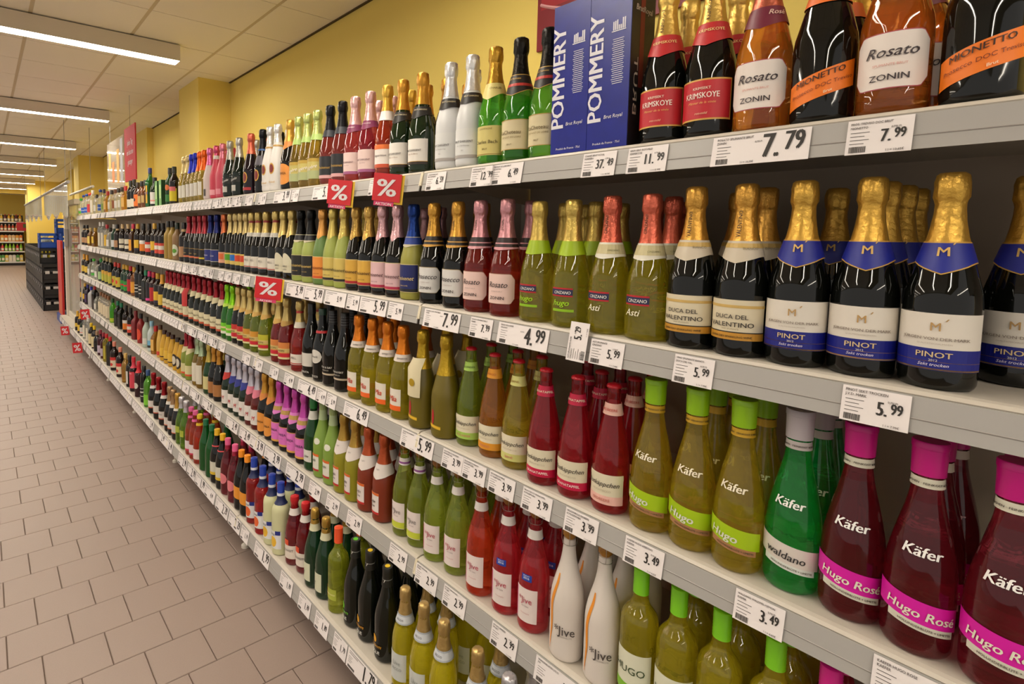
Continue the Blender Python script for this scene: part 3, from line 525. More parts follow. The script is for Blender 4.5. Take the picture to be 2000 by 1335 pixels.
prod('zap', SW, B, 'dark bottle with bright pink foil and label', 'sekt', BLK, Fo('#cc4cb0', .195, txt='ZAREA'), L(.165, .2, '#d87cc4', 2.8, (), 'neck_label', ((.17, .188, '#b8944c'),), vee=.016), L(.025, .115, '#d870bc', 1.15, (('ZAREA', .0155, .074, '#3c2440', .01), ('DEMI SEC', .005, .06, '#8c4c80')), 'label', ((.025, .034, '#d8a04c'), (.112, .115, '#d8a04c')), cut=.008))
def wf(code, neck, desc, glassc=('d', '#0d2414')):
    prod(code, SW, B, desc, 'sekt', glassc, Fo('#c3bfcb', .2), L(.175, .202, neck, 2.8, (), 'neck_label', vee=.016), L(.028, .105, '#ddd8d2', .9, (('M', .03, .052, '#b81c24', .012, .8, .3),), 'label'), rs=.94)
wf('wfp', '#d8788c', 'rosé-dark bottle, white foil, pink collar', ('g', '#6a1a14', .7)); wf('wfb', '#2c348c', 'dark bottle, white foil, blue collar'); wf('wfr', '#c8342c', 'dark green bottle, white foil, red collar')
prod('gbr', SW, B, 'dark bottle, amber foil, brown label', 'sekt', BLK, Fo('#c98c30', .215), L(.03, .1, '#a8703c', 1.1, (), 'label'))
prod('gye', SW, B, 'green bottle, gold foil, pale yellow label', 'sekt', ('d', '#123c18'), Fo('#c9b050', .195), L(.03, .11, '#cfc68c', .9, (), 'label'))
prod('ambw', SW, B, 'amber clear bottle with tall white label', 'slim', ('g', '#a8841c', .8), Fo('#a8bc94', .205), L(.03, .15, '#d8d2c0', .8, (), 'label'))
prod('rkg', SW, B, 'frosted green bottle, red foil, cream collar', 'slim', ('f', '#7c8a2c'), Fo('#a02430', .21), L(.19, .212, '#d6cc9c', 2.8, (), 'neck_label', vee=.02), L(.03, .1, '#d3cc98', 1.1, (), 'label', ((.03, .042, '#d8502c'),)))
# bottom shelf
prod('slv', SW, B, 'bottle with silver capsule, lowest row', 'burg', ('f', '#8a7c94'), Fo('#b8b4b8', .2), L(.04, .1, '#d0ccc8', 1.0))
prod('yel', SW, B, 'bulbous yellow clear bottle, gold capsule', 'burg', ('g', '#e8d820', .68), Fo('#c0a060', .225, bulge=.0165), L(.2, .226, '#c8ccd0', 3.0, (('SECCO', .007, .21, '#5c5c60', .004),), 'neck_label', ((.2, .204, '#a8aeb4'), (.222, .226, '#a8aeb4'))), L(.03, .115, '#c9ccc8', .8, (('Live', .018, .08, '#9aa09c', .003, .9), ('SECCO', .011, .063, '#8a908c', .003)), 'label'), rs=1.0)
def fz(code, dot, col, desc):
    prod(code, WB, B, desc, 'slim', ('d', '#0f120c'), L(.24, .285, '#17160f', 3.1, (('f', .014, .255, '#d8d4cc', .01, 1, .3),), 'neck_foil', ((.262, .264, '#8a8a84'),)), C('small', '#17160f'), ('D', dot), L(.06, .085, col, .28, (), 'emblem', oval=True, da=-.55), L(.03, .05, '#10120c', .02, (('FRIZZANTE', .01, .05, col, .014, .9, .3, -.35), ('SQUE', .015, .028, '#d8d6d0', .02, .85, 0, -.3)), 'script'))
fz('fzo', '#d8b414', '#dc9c14', 'tall black bottle with yellow-dotted top')
fz('fzg', '#5cc01c', '#6cc41c', 'tall black bottle with green-dotted top')
prod('lem', WB, B, 'yellow-green bottle with red-orange screw cap', 'bord', ('g', '#b0b828', .82), C('screw', '#d84c20'), L(.05, .09, '#a8b040', .7, (('Lambrusco', .011, .068, '#e8e4b0', .01, .9, .2),), 'label', da=-.1), L(.05, .095, '#e0641c', .2, (), 'emblem', oval=True, da=-.75))
prod('grl', WB, B, 'dark green bottle, gold capsule, pale collar', 'slim', ('d', '#10301a'), Fo('#b8923c', .245, bulge=.0162), L(.22, .246, '#cdc9a8', 3.1, (), 'neck_label'), L(.03, .1, '#cfd0b4', .75, (('T', .016, .055, '#5c5c48', .004),), 'label', da=-.3))
prod('quv', WB, B, 'dark rosé bottle with red waxed top', 'burg', ('g', '#6a1018', .72), C('wax', '#b81c22'), L(.205, .232, '#d8cfc8', 3.1, (), 'neck_label'), L(.03, .085, '#ded3c6', 1.1, (('QUVISIT', .0125, .06, '#4c4440', .008, 1.1),), 'label'), L(.085, .108, '#d8502c', .5, (), 'upper_label', da=-.4), hs=.95)
def sg(code, g, t, desc, ac):
    prod(code, WB, B, desc, 'bord', g, C('screw', '#1c3a9c'), L(.25, .262, '#d8dce4', 3.1, (), 'neck_ring'), L(.215, .25, '#1a2450', 3.1, (), 'neck_label'), L(.03, .105, '#dcdcdc', 1.05, ((t, .016, .088, '#2c2a30', .01, .9, .1),), 'label', da=-.1), L(.036, .082, ac, .5, (), 'fruit_picture', oval=True, da=-.1), L(.09, .108, '#1c2c80', .3, (), 'blue_patch', da=.55))
sg('swh', ('f', '#c8c89c'), 'inca', 'milky white bottle, blue screw cap', '#e0b030'); sg('srd', ('g', '#b81c1c', .7), 'inca', 'red bottle, blue screw cap', '#e0642c')
prod('ocp', WB, B, 'dark bottle with orange screw cap', 'burg', BLK, C('screw', '#e88c18'), L(.06, .12, '#e0912c', 1.0, (), 'label', slope=-.2))
prod('pkc', WB, B, 'rosé bottle with pink screw cap', 'burg', ('g', '#6a1420', .72), C('screw', '#dc5c8c'), L(.06, .115, '#dc7c84', .8, (), 'label', oval=True))
prod('ycp', WB, B, 'dark bottle with yellow screw cap', 'burg', BLK, C('screw', '#d8a818'), L(.05, .12, '#d0ccbc', .8, (), 'label', ((.05, .065, '#d8b42c'),)), L(.2, .206, '#d84a4c', 2.8, (), 'neck_ring'))
prod('gcp', WB, B, 'slim green bottle with dark green cap', 'burg', ('d', '#0c4a18'), C('screw', '#14643c'))
prod('fzs', WB, B, 'orange fizzy bottle with yellow top', 'burg', ('g', '#d8481c', .76), C('small', '#d8b420'), L(.225, .24, '#d8b420', 3.0, (), 'neck_label'), L(.03, .09, '#dccfc8', .95, (), 'label'))
prod('fzp', WB, B, 'red-orange fizzy bottle with pink top', 'burg', ('g', '#d04a1c', .76), C('small', '#d85c94'), L(.225, .24, '#d85c94', 3.0, (), 'neck_label'), L(.03, .09, '#dccfd0', .95, (), 'label', ((.03, .04, '#c03050'),)))
prod('gcl', SW, B, 'green clear bottle with silver foil', 'slim', ('g', '#6c9a14', .82), Fo('#c4c2c8', .23), L(.08, .12, '#a8b43c', .5, (), 'label'))
prod('bwl', SW, B, 'black bottle, gold foil, white label', 'sekt', BLK, Fo('#c9983c', .2), L(.19, .205, '#d8d2c8', 2.8, (), 'neck_label'), L(.045, .1, '#d4ccc4', 1.1, (), 'label', ((.045, .05, '#d86a3c'),)))
prod('bwg', SW, B, 'black bottle, bronze foil, white label', 'sekt', BLK, Fo('#a8845c', .2), L(.185, .205, '#d8d2c8', 2.8, (), 'neck_label'), L(.045, .1, '#d4ccc4', 1.1, (), 'label', ((.045, .05, '#d86a3c'),)))
prod('rfb', SW, B, 'black bottle, dark red foil, white label', 'sekt', BLK, Fo('#96141c', .205), L(.188, .21, '#d8d2cc', 2.8, (), 'neck_label'), L(.045, .1, '#d6cec6', 1.15, (('10 bert', .012, .075, '#2c2826', .01),), 'label', ((.045, .052, '#c0583c'),)))
# spirits towards the far end
def spi(code, desc, shape, g, cap, *labs, ck='tall', sq=None, name=SP, **k): prod(code, name, B, desc, shape, g, C(ck, cap), *labs, sq=sq, **k)
D1 = ('d', '#1a100a')
spi('sYel', 'dark bottle with bright yellow label', 'spirit', D1, '#20261c', L(.02, .11, '#d8c41c', 1.2), L(.09, .12, '#d86a6c', 1.0, (), 'upper_label'))
spi('sGrn', 'dark green bottle with orange badge', 'spirit', ('d', '#123a14'), '#1c1c1c', L(.1, .14, '#d8702c', .7, (), 'label', oval=True), L(.02, .07, '#2c7a2c', 1.2, (), 'lower_label'))
spi('sWht', 'dark bottle with slanted white label', 'short', ('d', '#14240f'), '#16161c', L(.02, .11, '#d6d2cc', 1.2, (), 'label', ((.04, .05, '#d88c7c'),)))
spi('sJag', 'square green bottle, blue cap, yellow strip label', 'spirit', ('d', '#14501c'), '#22285c', L(.03, .17, '#d8a42c', .4, (), 'label', da=-.5), L(.1, .12, '#2c2c70', 1.2, (), 'band'), ck='tall', sq=(1.0, .75), hs=1.2)
spi('sDrk', 'dark brown bottle with black cap', 'short', ('g', '#4a2408', .7), '#1a1614', L(.04, .1, '#b89a5c', .6))
spi('sOrn', 'brown bottle with orange label', 'short', ('d', '#3a1a08'), '#2a1a10', L(.02, .12, '#d86c1c', 1.2), L(.06, .09, '#3a1c10', .4, (), 'emblem', oval=True))
spi('sBlk', 'black bottle with cream label', 'spirit', ('d', '#121410'), '#15120f', L(.02, .09, '#d6ceb8', 1.1))
spi('sAmb', 'amber bottle with red cap', 'short', ('g', '#c07c14', .78), '#b0201c', L(.03, .12, '#d8ac58', .7), sq=(1, .7))
spi('sClr', 'clear glass bottle with dark cap', 'short', ('g', '#dfe4dc', .86), '#2c2420', L(.03, .1, '#d3cfc4', .8), sq=(1, .7))
spi('sBrn', 'clear bottle with brown label', 'short', ('g', '#dcd8cc', .84), '#6c3c1c', L(.03, .11, '#8c4a1c', .9))
spi('sClg', 'clear green-tinted bottle', 'spirit', ('g', '#b8c8a0', .85), '#2c2c44', L(.04, .1, '#7c9a3c', .5))
spi('sClb', 'clear bottle with blue label and cap', 'spirit', ('g', '#d8e0e8', .86), '#1c3c8c', L(.03, .1, '#2454ac', 1.0, (), 'label', ((.06, .066, '#dcdce0'),)), ck='ball')
spi('sClw', 'tall clear bottle with long white label', 'tallb', ('g', '#dfe4e0', .86), '#d8d6d0', L(.02, .17, '#d8d0bc', .8))
spi('sClrd', 'clear bottle with red label', 'spirit', ('g', '#e0dcd8', .85), '#c8341c', L(.03, .13, '#c03038', 1.0), ck='ball')
spi('sClgn', 'clear bottle with green cap', 'short', ('g', '#d8e4d4', .86), '#3cac2c', L(.03, .06, '#4cac3c', 1.0), L(.07, .1, '#dcdcd4', 1.0, (), 'upper_label'), ck='ball')
spi('sDrk2', 'dark brown bottle with tan label', 'spirit', D1, '#1a1412', L(.03, .1, '#b0845c', 1.0), L(.2, .225, '#c8a878', 3.0, (), 'neck_label'))
spi('sCrm', 'cream-brown bottle with green label', 'spirit', ('f', '#8a6a44'), '#1c2c20', L(.03, .11, '#d0d4bc', .9, (), 'label', oval=True), L(.05, .08, '#5c9a2c', .6, (), 'emblem', oval=True))
spi('sCrm2', 'dark bottle with cream label', 'spirit', D1, '#c8a878', L(.03, .12, '#d3cbb4', 1.15, (), 'label', ((.06, .075, '#3a2c20'),)))
spi('sGld', 'matte gold bottle with dark cap', 'spirit', ('f', '#9a7c2c'), '#1a1614', hs=1.05)
spi('sDrkR', 'dark bottle with red-and-white label', 'spirit', D1, '#1c1614', L(.03, .11, '#c8402c', 1.1, (), 'label', ((.06, .09, '#d8d0c0'),)))
spi('sDrkY', 'dark bottle with yellow label', 'spirit', D1, '#c89a2c', L(.03, .12, '#d8ac2c', 1.1, (), 'label', ((.03, .05, '#2c2438'),)))
spi('sDrkO', 'dark bottle with orange label', 'spirit', D1, '#1c1a18', L(.03, .12, '#d87820', 1.1, (), 'label', ((.09, .12, '#d8d4cc'),)))
spi('sOrn2', 'square bottle with orange label, yellow neck', 'spirit', ('d', '#3a200c'), '#c8304c', L(.02, .12, '#dc9420', 1.2), L(.2, .24, '#d8c020', 3.0, (), 'neck_label'), sq=(1, .8))
spi('sGrw', 'dark green bottle with white label', 'spirit', ('d', '#0f3420'), '#c8c4bc', L(.03, .1, '#d3d3d0', 1.1))
spi('sClY', 'clear bottle with yellow label', 'spirit', ('g', '#dcd8c0', .84), '#b8202c', L(.03, .15, '#d8ac2c', 1.0))
spi('sAmb2', 'wide amber whisky bottle, yellow label', 'short', ('g', '#8a5a10', .74), '#b8902c', L(.04, .12, '#d8b42c', 1.2), rs=1.05, sq=(1, .8))
spi('sYel2', 'square amber bottle, pale yellow label', 'short', ('g', '#8a5a10', .74), '#b8a470', L(.03, .12, '#d8bc5c', 1.2), sq=(1, .8))
spi('sYel3', 'dark bottle, yellow label, gold neck', 'spirit', ('d', '#20160f'), '#d8982c', L(.03, .11, '#d8b43c', 1.2), L(.19, .22, '#dc9c2c', 3.0, (), 'neck_label'))
spi('sRed', 'dark bottle with deep red label', 'spirit', ('d', '#2a0c0c'), '#b8202c', L(.03, .14, '#b02024', 1.2))
spi('sDrkP', 'dark bottle with magenta cap', 'spirit', ('d', '#1c1014'), '#c8286c', L(.02, .04, '#d8408c', 1.2), ck='tall')
spi('sDrkG', 'dark bottle with teal green cap', 'spirit', ('d', '#141610'), '#1c7c54', L(.03, .12, '#2c2a26', 1.0), sq=(1, .8))
spi('sDrkW', 'black bottle with white vertical lettering', 'tallb', ('d', '#141210'), '#1c1a18', L(.02, .16, '#1a1816', .8, (), 'label', ((.05, .055, '#d8d4cc'), (.08, .09, '#d8d4cc'), (.11, .115, '#d8d4cc'))))
spi('sOrn3', 'amber bottle with orange-yellow label', 'spirit', ('g', '#8a4c10', .74), '#c8982c', L(.03, .13, '#d8942c', 1.1))
spi('sGrR', 'dark green bottle with red-banded green label', 'spirit', ('d', '#10301a'), '#c89a2c', L(.02, .11, '#2c8a34', 1.2, (), 'label', ((.06, .075, '#c8242c'),)))
spi('sFru', 'dark bottle with red fruit on label', 'spirit', ('d', '#161410'), '#c83024', L(.02, .12, '#c8b43c', 1.2), L(.05, .09, '#d03024', .5, (), 'fruit_picture', oval=True))
spi('sGrY', 'dark bottle with yellow-green label', 'tallb', ('d', '#141812'), '#b0a070', L(.02, .14, '#b8b43c', 1.1, (), 'label', ((.1, .14, '#d8a83c'),)))
spi('sGrL', 'dark bottle with pale green label', 'spirit', ('d', '#14200f'), '#2c8a3c', L(.02, .11, '#a8c88c', 1.1))
spi('egg', 'yellow egg liqueur bottle', 'egg', ('f', '#c89a24'), '#3a1c10', L(.03, .1, '#d8b03c', 1.1, (), 'label', ((.03, .038, '#2c1810'),)), name='liqueur_bottle')
spi('eggd', 'yellow egg liqueur bottle with dark round emblem', 'egg', ('f', '#c89a24'), '#2a1a14', L(.03, .12, '#2c2418', .9, (), 'label', oval=True), L(.045, .105, '#d0c8b4', .55, (), 'emblem', oval=True), name='liqueur_bottle', rs=1.05)
spi('eggs', 'slim pale yellow liqueur bottle', 'egg', ('f', '#cfa850'), '#4a2c14', L(.02, .05, '#c8402c', .6), name='liqueur_bottle', rs=.85, hs=1.1)
spi('sLbl', 'pale blue and white liqueur bottle', 'short', ('f', '#b8c4c0'), '#8cb8d0', L(.03, .09, '#6ca8c8', 1.1, (), 'label', ((.03, .05, '#28241c'),)), name='liqueur_bottle', hs=1.1)
spi('sGwh', 'pale grey-green bottle with small label', 'short', ('f', '#a8b4a4'), '#4c463c', L(.03, .08, '#cfccc0', .8), name='liqueur_bottle', hs=1.15)
spi('sRed2', 'dark red liqueur bottle with orange label', 'spirit', ('f', '#8a1c18'), '#1c1614', L(.03, .13, '#d8482c', .9, (), 'label', oval=True), name='liqueur_bottle')
spi('sRedm', 'matte dark red square bottle', 'spirit', ('f', '#74161c'), '#7c1a20', L(.1, .12, '#8c2428', .6), sq=(1, .9), name='liqueur_bottle')
spi('sGrb', 'bright green lime-shaped bottle', 'short', ('g', '#3cb418', .72), '#1c4c24', L(.0, .05, '#a8b82c', 1.2), hs=1.15, rs=.95)
spi('sClc', 'clear bottle with cream label', 'spirit', ('g', '#d8d4c4', .8), '#8c5c34', L(.02, .15, '#d6c8a8', 1.15))
spi('sBlkt', 'tall slim black oil bottle', 'tallb', ('d', '#15140f'), '#b81c20', sq=(1, 1))
spi('sYelt', 'tall square olive-yellow bottle', 'tallb', ('g', '#a8981c', .75), '#b81c20', L(.03, .17, '#b8a83c', .4), sq=(1, 1))
spi('sGwt', 'matte silver-white carton bottle', 'spirit', ('f', '#b0aeae'), '#2430b0', sq=(1, 1))
spi('sPur', 'dark purple square bottle', 'spirit', ('d', '#241428'), '#2c2c80', L(.03, .13, '#3a2050', .9), sq=(1, 1))
spi('sLime', 'clear bottle with bright green ribbed body', 'spirit', ('g', '#5cb828', .76), '#2c4c7c', L(.02, .1, '#7cc834', .8), hs=1.1)
spi('sDrkR2', 'dark bottle with red neck and round label', 'bord', ('d', '#2a0c10'), '#c0202c', L(.07, .12, '#cfc8bc', .7, (), 'label', oval=True), L(.2, .26, '#c8202c', 3.0, (), 'neck_label'), name='aperitif_bottle', hs=.95, rs=.92)
spi('sPkl', 'dark bottle with pink-red label', 'bord', ('d', '#1c0c0c'), '#c0202c', L(.03, .17, '#d04050', 1.0, (('NO', .016, .15, '#f0e0dc', .01),)), L(.2, .25, '#c8384c', 3.0, (), 'neck_label'), name='aperitif_bottle', hs=.95, rs=.92)
spi('sBlk5', 'slim black bottle with white lettering', 'bord', ('d', '#12120f'), '#1c1c1c', L(.03, .14, '#c8c4bc', .4), name='aperitif_bottle', hs=.9, rs=.85)
spi('sAmb5', 'small amber clear bottle', 'spirit', ('g', '#b88a2c', .8), '#c8a45c', L(.03, .12, '#8c5c1c', .6), name='aperitif_bottle')
spi('sVer', 'dark vermouth bottle, cream label with red seal', 'bord', ('d', '#1c0c08'), '#c87a64', L(.03, .13, '#d8c8ac', 1.15, (), 'label', ((.1, .13, '#c8302c'),)), L(.045, .075, '#c02c24', .5, (), 'emblem', oval=True), name='aperitif_bottle', hs=.9)
spi('sRedw', 'red wine bottle with pale label', 'bord', ('d', '#3a0c18'), '#8c2434', L(.03, .11, '#b8a8b8', 1.0), name='aperitif_bottle', hs=.9, rs=.9)
spi('sBlkr', 'round black gloss bottle', 'short', ('d', '#101010'), '#9c7c5c', L(.05, .1, '#1a1816', .8))
spi('sCrt', 'dark bottle with tall cream label, yellow cap', 'spirit', ('d', '#1c160f'), '#d8b414', L(.02, .14, '#d8ca9c', 1.1))
spi('sBlkg', 'gold-foiled black bottle at the far end', 'spirit', ('d', '#161310'), '#c89a2c', L(.05, .1, '#d8b43c', 1.0), L(.19, .22, '#c89a2c', 3.0, (), 'neck_label'))
spi('sGrY2', 'x', 'spirit', D1, '#000000')
ORD = 'first second third fourth fifth sixth seventh eighth ninth tenth eleventh twelfth thirteenth fourteenth fifteenth sixteenth seventeenth eighteenth nineteenth twentieth twenty-first twenty-second twenty-third twenty-fourth twenty-fifth twenty-sixth twenty-seventh twenty-eighth twenty-ninth thirtieth thirty-first thirty-second thirty-third thirty-fourth thirty-fifth thirty-sixth thirty-seventh thirty-eighth thirty-ninth fortieth'.split()
for t_ in ('forty', 'fifty', 'sixty', 'seventy', 'eighty'): ORD += [t_+'-'+o_ for o_ in ORD[:9]]+[{'forty': 'fiftieth', 'fifty': 'sixtieth', 'sixty': 'seventieth', 'seventy': 'eightieth', 'eighty': 'ninetieth'}[t_]]
NUM = 'one two three four five six seven eight nine ten eleven twelve thirteen fourteen fifteen sixteen'.split()
CACHE = {}
def build(code, lod):
    key = (code, lod)
    if key in CACHE: return CACHE[key]
    p = PROD[code]; sh = p['shape']; seg = {0: 48, 1: 28, 2: 16}[lod]; gm = gmat(tuple(p['g'][:3])+({'burg': .192, 'kaefer': .222, 'rotk': .212, 'cone': .19, 'bord': .232, 'slim': .2, 'sekt': .22}.get(p['sn'], .2)*p['hs'],) if p['g'][0] == 'g' else p['g'])
    body = square_mesh(sh, gm, *p['sq']) if p['sq'] else body_mesh(sh, gm, seg)
    if p['sq']:
        rmax = sh.R.max(); sh2 = Shape([(z, max(r, r*1.0)) for z, r in zip(sh.z, sh.R)], sh.top)
        kx = 1.0*p['sq'][0]
    body.name = p['name']
    kids = []; back = lod < 0
    offs = .0006
    for q in p['parts']:
        if q[0] == 'F':
            me = foil_mesh(sh, q[2], foilm(q[1]), seg, q[3].get('vee', 0), q[3].get('H', .303)*1.0, q[3].get('bulge', .0186)); ch = []
            if q[3].get('txt') and lod == 0:
                mb = MB(); wtext(mb, sh, q[3]['txt'], .0085, .232, .06, .0022, .01, 1, 0, 0, True); ch.append(('lettering', mb.mesh('lettering', paint('#4a3a24', .5))))
            kids.append(('foil', me, ch))
        elif q[0] == 'C': kids.append(({'cork': 'cork', 'crown': 'crown_cap', 'wax': 'wax_seal'}.get(q[1], 'cap'), cap_mesh(q[1], sh, paint(q[2], .35, 0, .25 if q[1] in ('cork',) else 0, 300, .5 if q[1] == 'cork' else 0), seg), []))
        elif q[0] == 'W' and lod < 2: kids.append(('wire_cage', cage_mesh(sh, paint('#b8b4ac', .3, .8)), []))
        elif q[0] == 'D': kids.append(('dot', MB().lathe([(.009, sh.top+.0037), (.0085, sh.top+.0045), (0, sh.top+.0046)], 12).mesh('dot', paint(q[1], .5)), []))
        elif q[0] == 'T' and lod < 2:   # paper tag hung over the neck
            c = q[1] if len(q) > 1 else '#d3c8a4'; z = .215
            rr = .047
            mb = MB(); n = 12; rows = []
            for i in range(n+1):
                a = -.78+1.56*i/n
                rows.append([(-.030*math.cos(a*1.6)-.004, -.030*math.sin(a*1.3), z+.004), (-rr*math.cos(a*.85), -rr*math.sin(a*.85), z-.03), (-rr*math.cos(a*.78), -rr*math.sin(a*.78), z-.115)])
            for r_ in rows: mb.v += r_
            for i in range(n):
                for k in range(2): mb.f.append((i*3+k, i*3+k+1, (i+1)*3+k+1, (i+1)*3+k))
            ch = []
            if len(q) == 1:
                m2 = MB(); m2.add([(-rr-.0012, .012*math.cos(t), z-.07+.012*math.sin(t)) for t in np.linspace(0, 6.1, 16)], [tuple(range(15, -1, -1))]); ch.append(('gold_seal', m2.mesh('gold_seal', paint('#c8a830', .3, .6))))
            kids.append(('neck_tag', mb.mesh('neck_tag', paint(c, .6), 60), ch))
        elif q[0] == 'V':
            mb = MB(); pts = [(-.35, .205), (-.28, .19), (-.38, .17), (-.52, .145), (-.6, .12), (-.5, .09), (-.55, .06), (-.68, .03), (-.66, .018)]
            zz = np.linspace(0, len(pts)-1, 40); A = np.interp(zz, range(len(pts)), [a for a, _ in pts]); Z = np.interp(zz, range(len(pts)), [b for _, b in pts])
            A = np.convolve(np.pad(A, 3, 'edge'), np.ones(7)/7, 'valid')
            o0 = len(mb.v)
            for a, z, t in zip(A, Z, np.linspace(0, 1, 40)):
                wd = .0035*math.sin(math.pi*min(1, .08+t))+.0008; r_ = sh.r(z)
                mb.v += [wrap(sh, a-wd/r_, z, .0009), wrap(sh, a+wd/r_, z, .0009)]
            for i in range(39): mb.f.append((i*2+2, i*2+3, i*2+1, i*2))
            kids.append(('ribbon_ornament', mb.mesh('ribbon_ornament', paint(q[1], .5)), []))
        elif q[0] == 'L':
            _, z0, z1, col, a, txt, nm, stripes, k = q; k = dict(k); da = k.pop('da', 0); bd = k.pop('border', None)
            if p['sq']: a = min(a, .72)
            na = {0: 20, 1: 12, 2: 8}[lod]
            S_ = sh
            if p['sq']:   # flat label on the flat face
                hw = sh.R.max()*1.0*p['sq'][0]; dep = hw+.0012
                xx = hw*math.tan(min(a, .7))*.9*p['sq'][1]
                if z1 > .17: 
                    mb = patch(MB(), sh, z0, z1, -a, a, offs, na=na)
                else:
                    mb = MB().box((-dep-.0004, -xx, z0), (-dep+.0002, xx, z1))
                kids.append((nm, mb.mesh(nm, paint(col, .5)), [])); 
                for (s0, s1, sc_) in stripes:
                    if z1 <= .17: kids[-1][2].append(('stripe', MB().box((-dep-.0009, -xx, s0), (-dep-.0003, xx, s1)).mesh('stripe', paint(sc_, .5))))
                continue
            ch = []; me = None; keep = offs
            if nm.startswith('neck') or z1 > .185*sh.top/.298: offs = max(offs, .0019)
            if bd: kids.append((nm+'_edge', patch(MB(), sh, z0-.0018, z1+.0018, da-a-.03, da+a+.03, offs, na=na, nz=3, **k).mesh(nm+'_edge', paint(bd, .45), 60), [])); offs += .0004
            if a > .03: me = patch(MB(), sh, z0, z1, da-a, da+a, offs, na=na, nz=3 if z1 < .12 else 5, **k).mesh(nm, paint(col, .48), 60)
            offs2 = offs+.0005
            for (s0, s1, sc_) in stripes:
                kk = {x: y for x, y in k.items() if x in ('slope',)}
                if k.get('vee') and s0 < z0+.004: kk['vee'] = k['vee']
                cutk = 1.0
                ch.append(('stripe', patch(MB(), sh, s0, s1, da-a*cutk, da+a*cutk, offs2, na=na, nz=2, **kk).mesh('stripe', paint(sc_, .45))))
            if lod < 2 or (txt and txt[0][1] > .012):
                by = {}
                for t in txt:
                    t = list(t)+[0., 1., 0., 0., 0.][len(t)-4:]
                    if lod == 1 and t[1] < .005: continue
                    mb = by.setdefault(t[3], MB()); wtext(mb, sh, t[0], t[1], t[2], da*0+t[7] if k.get('abs') else da+t[7], offs2+.0008, t[4], t[5], t[6], t[8])
                for c_, mb in by.items(): ch.append(('lettering', mb.mesh('lettering', paint(c_, .5))))
            if me is None:
                for c in ch: kids.append((c[0], c[1], []))
            else: kids.append((nm, me, ch))
            offs = keep+.00025
    CACHE[key] = (body, kids); return CACHE[key]
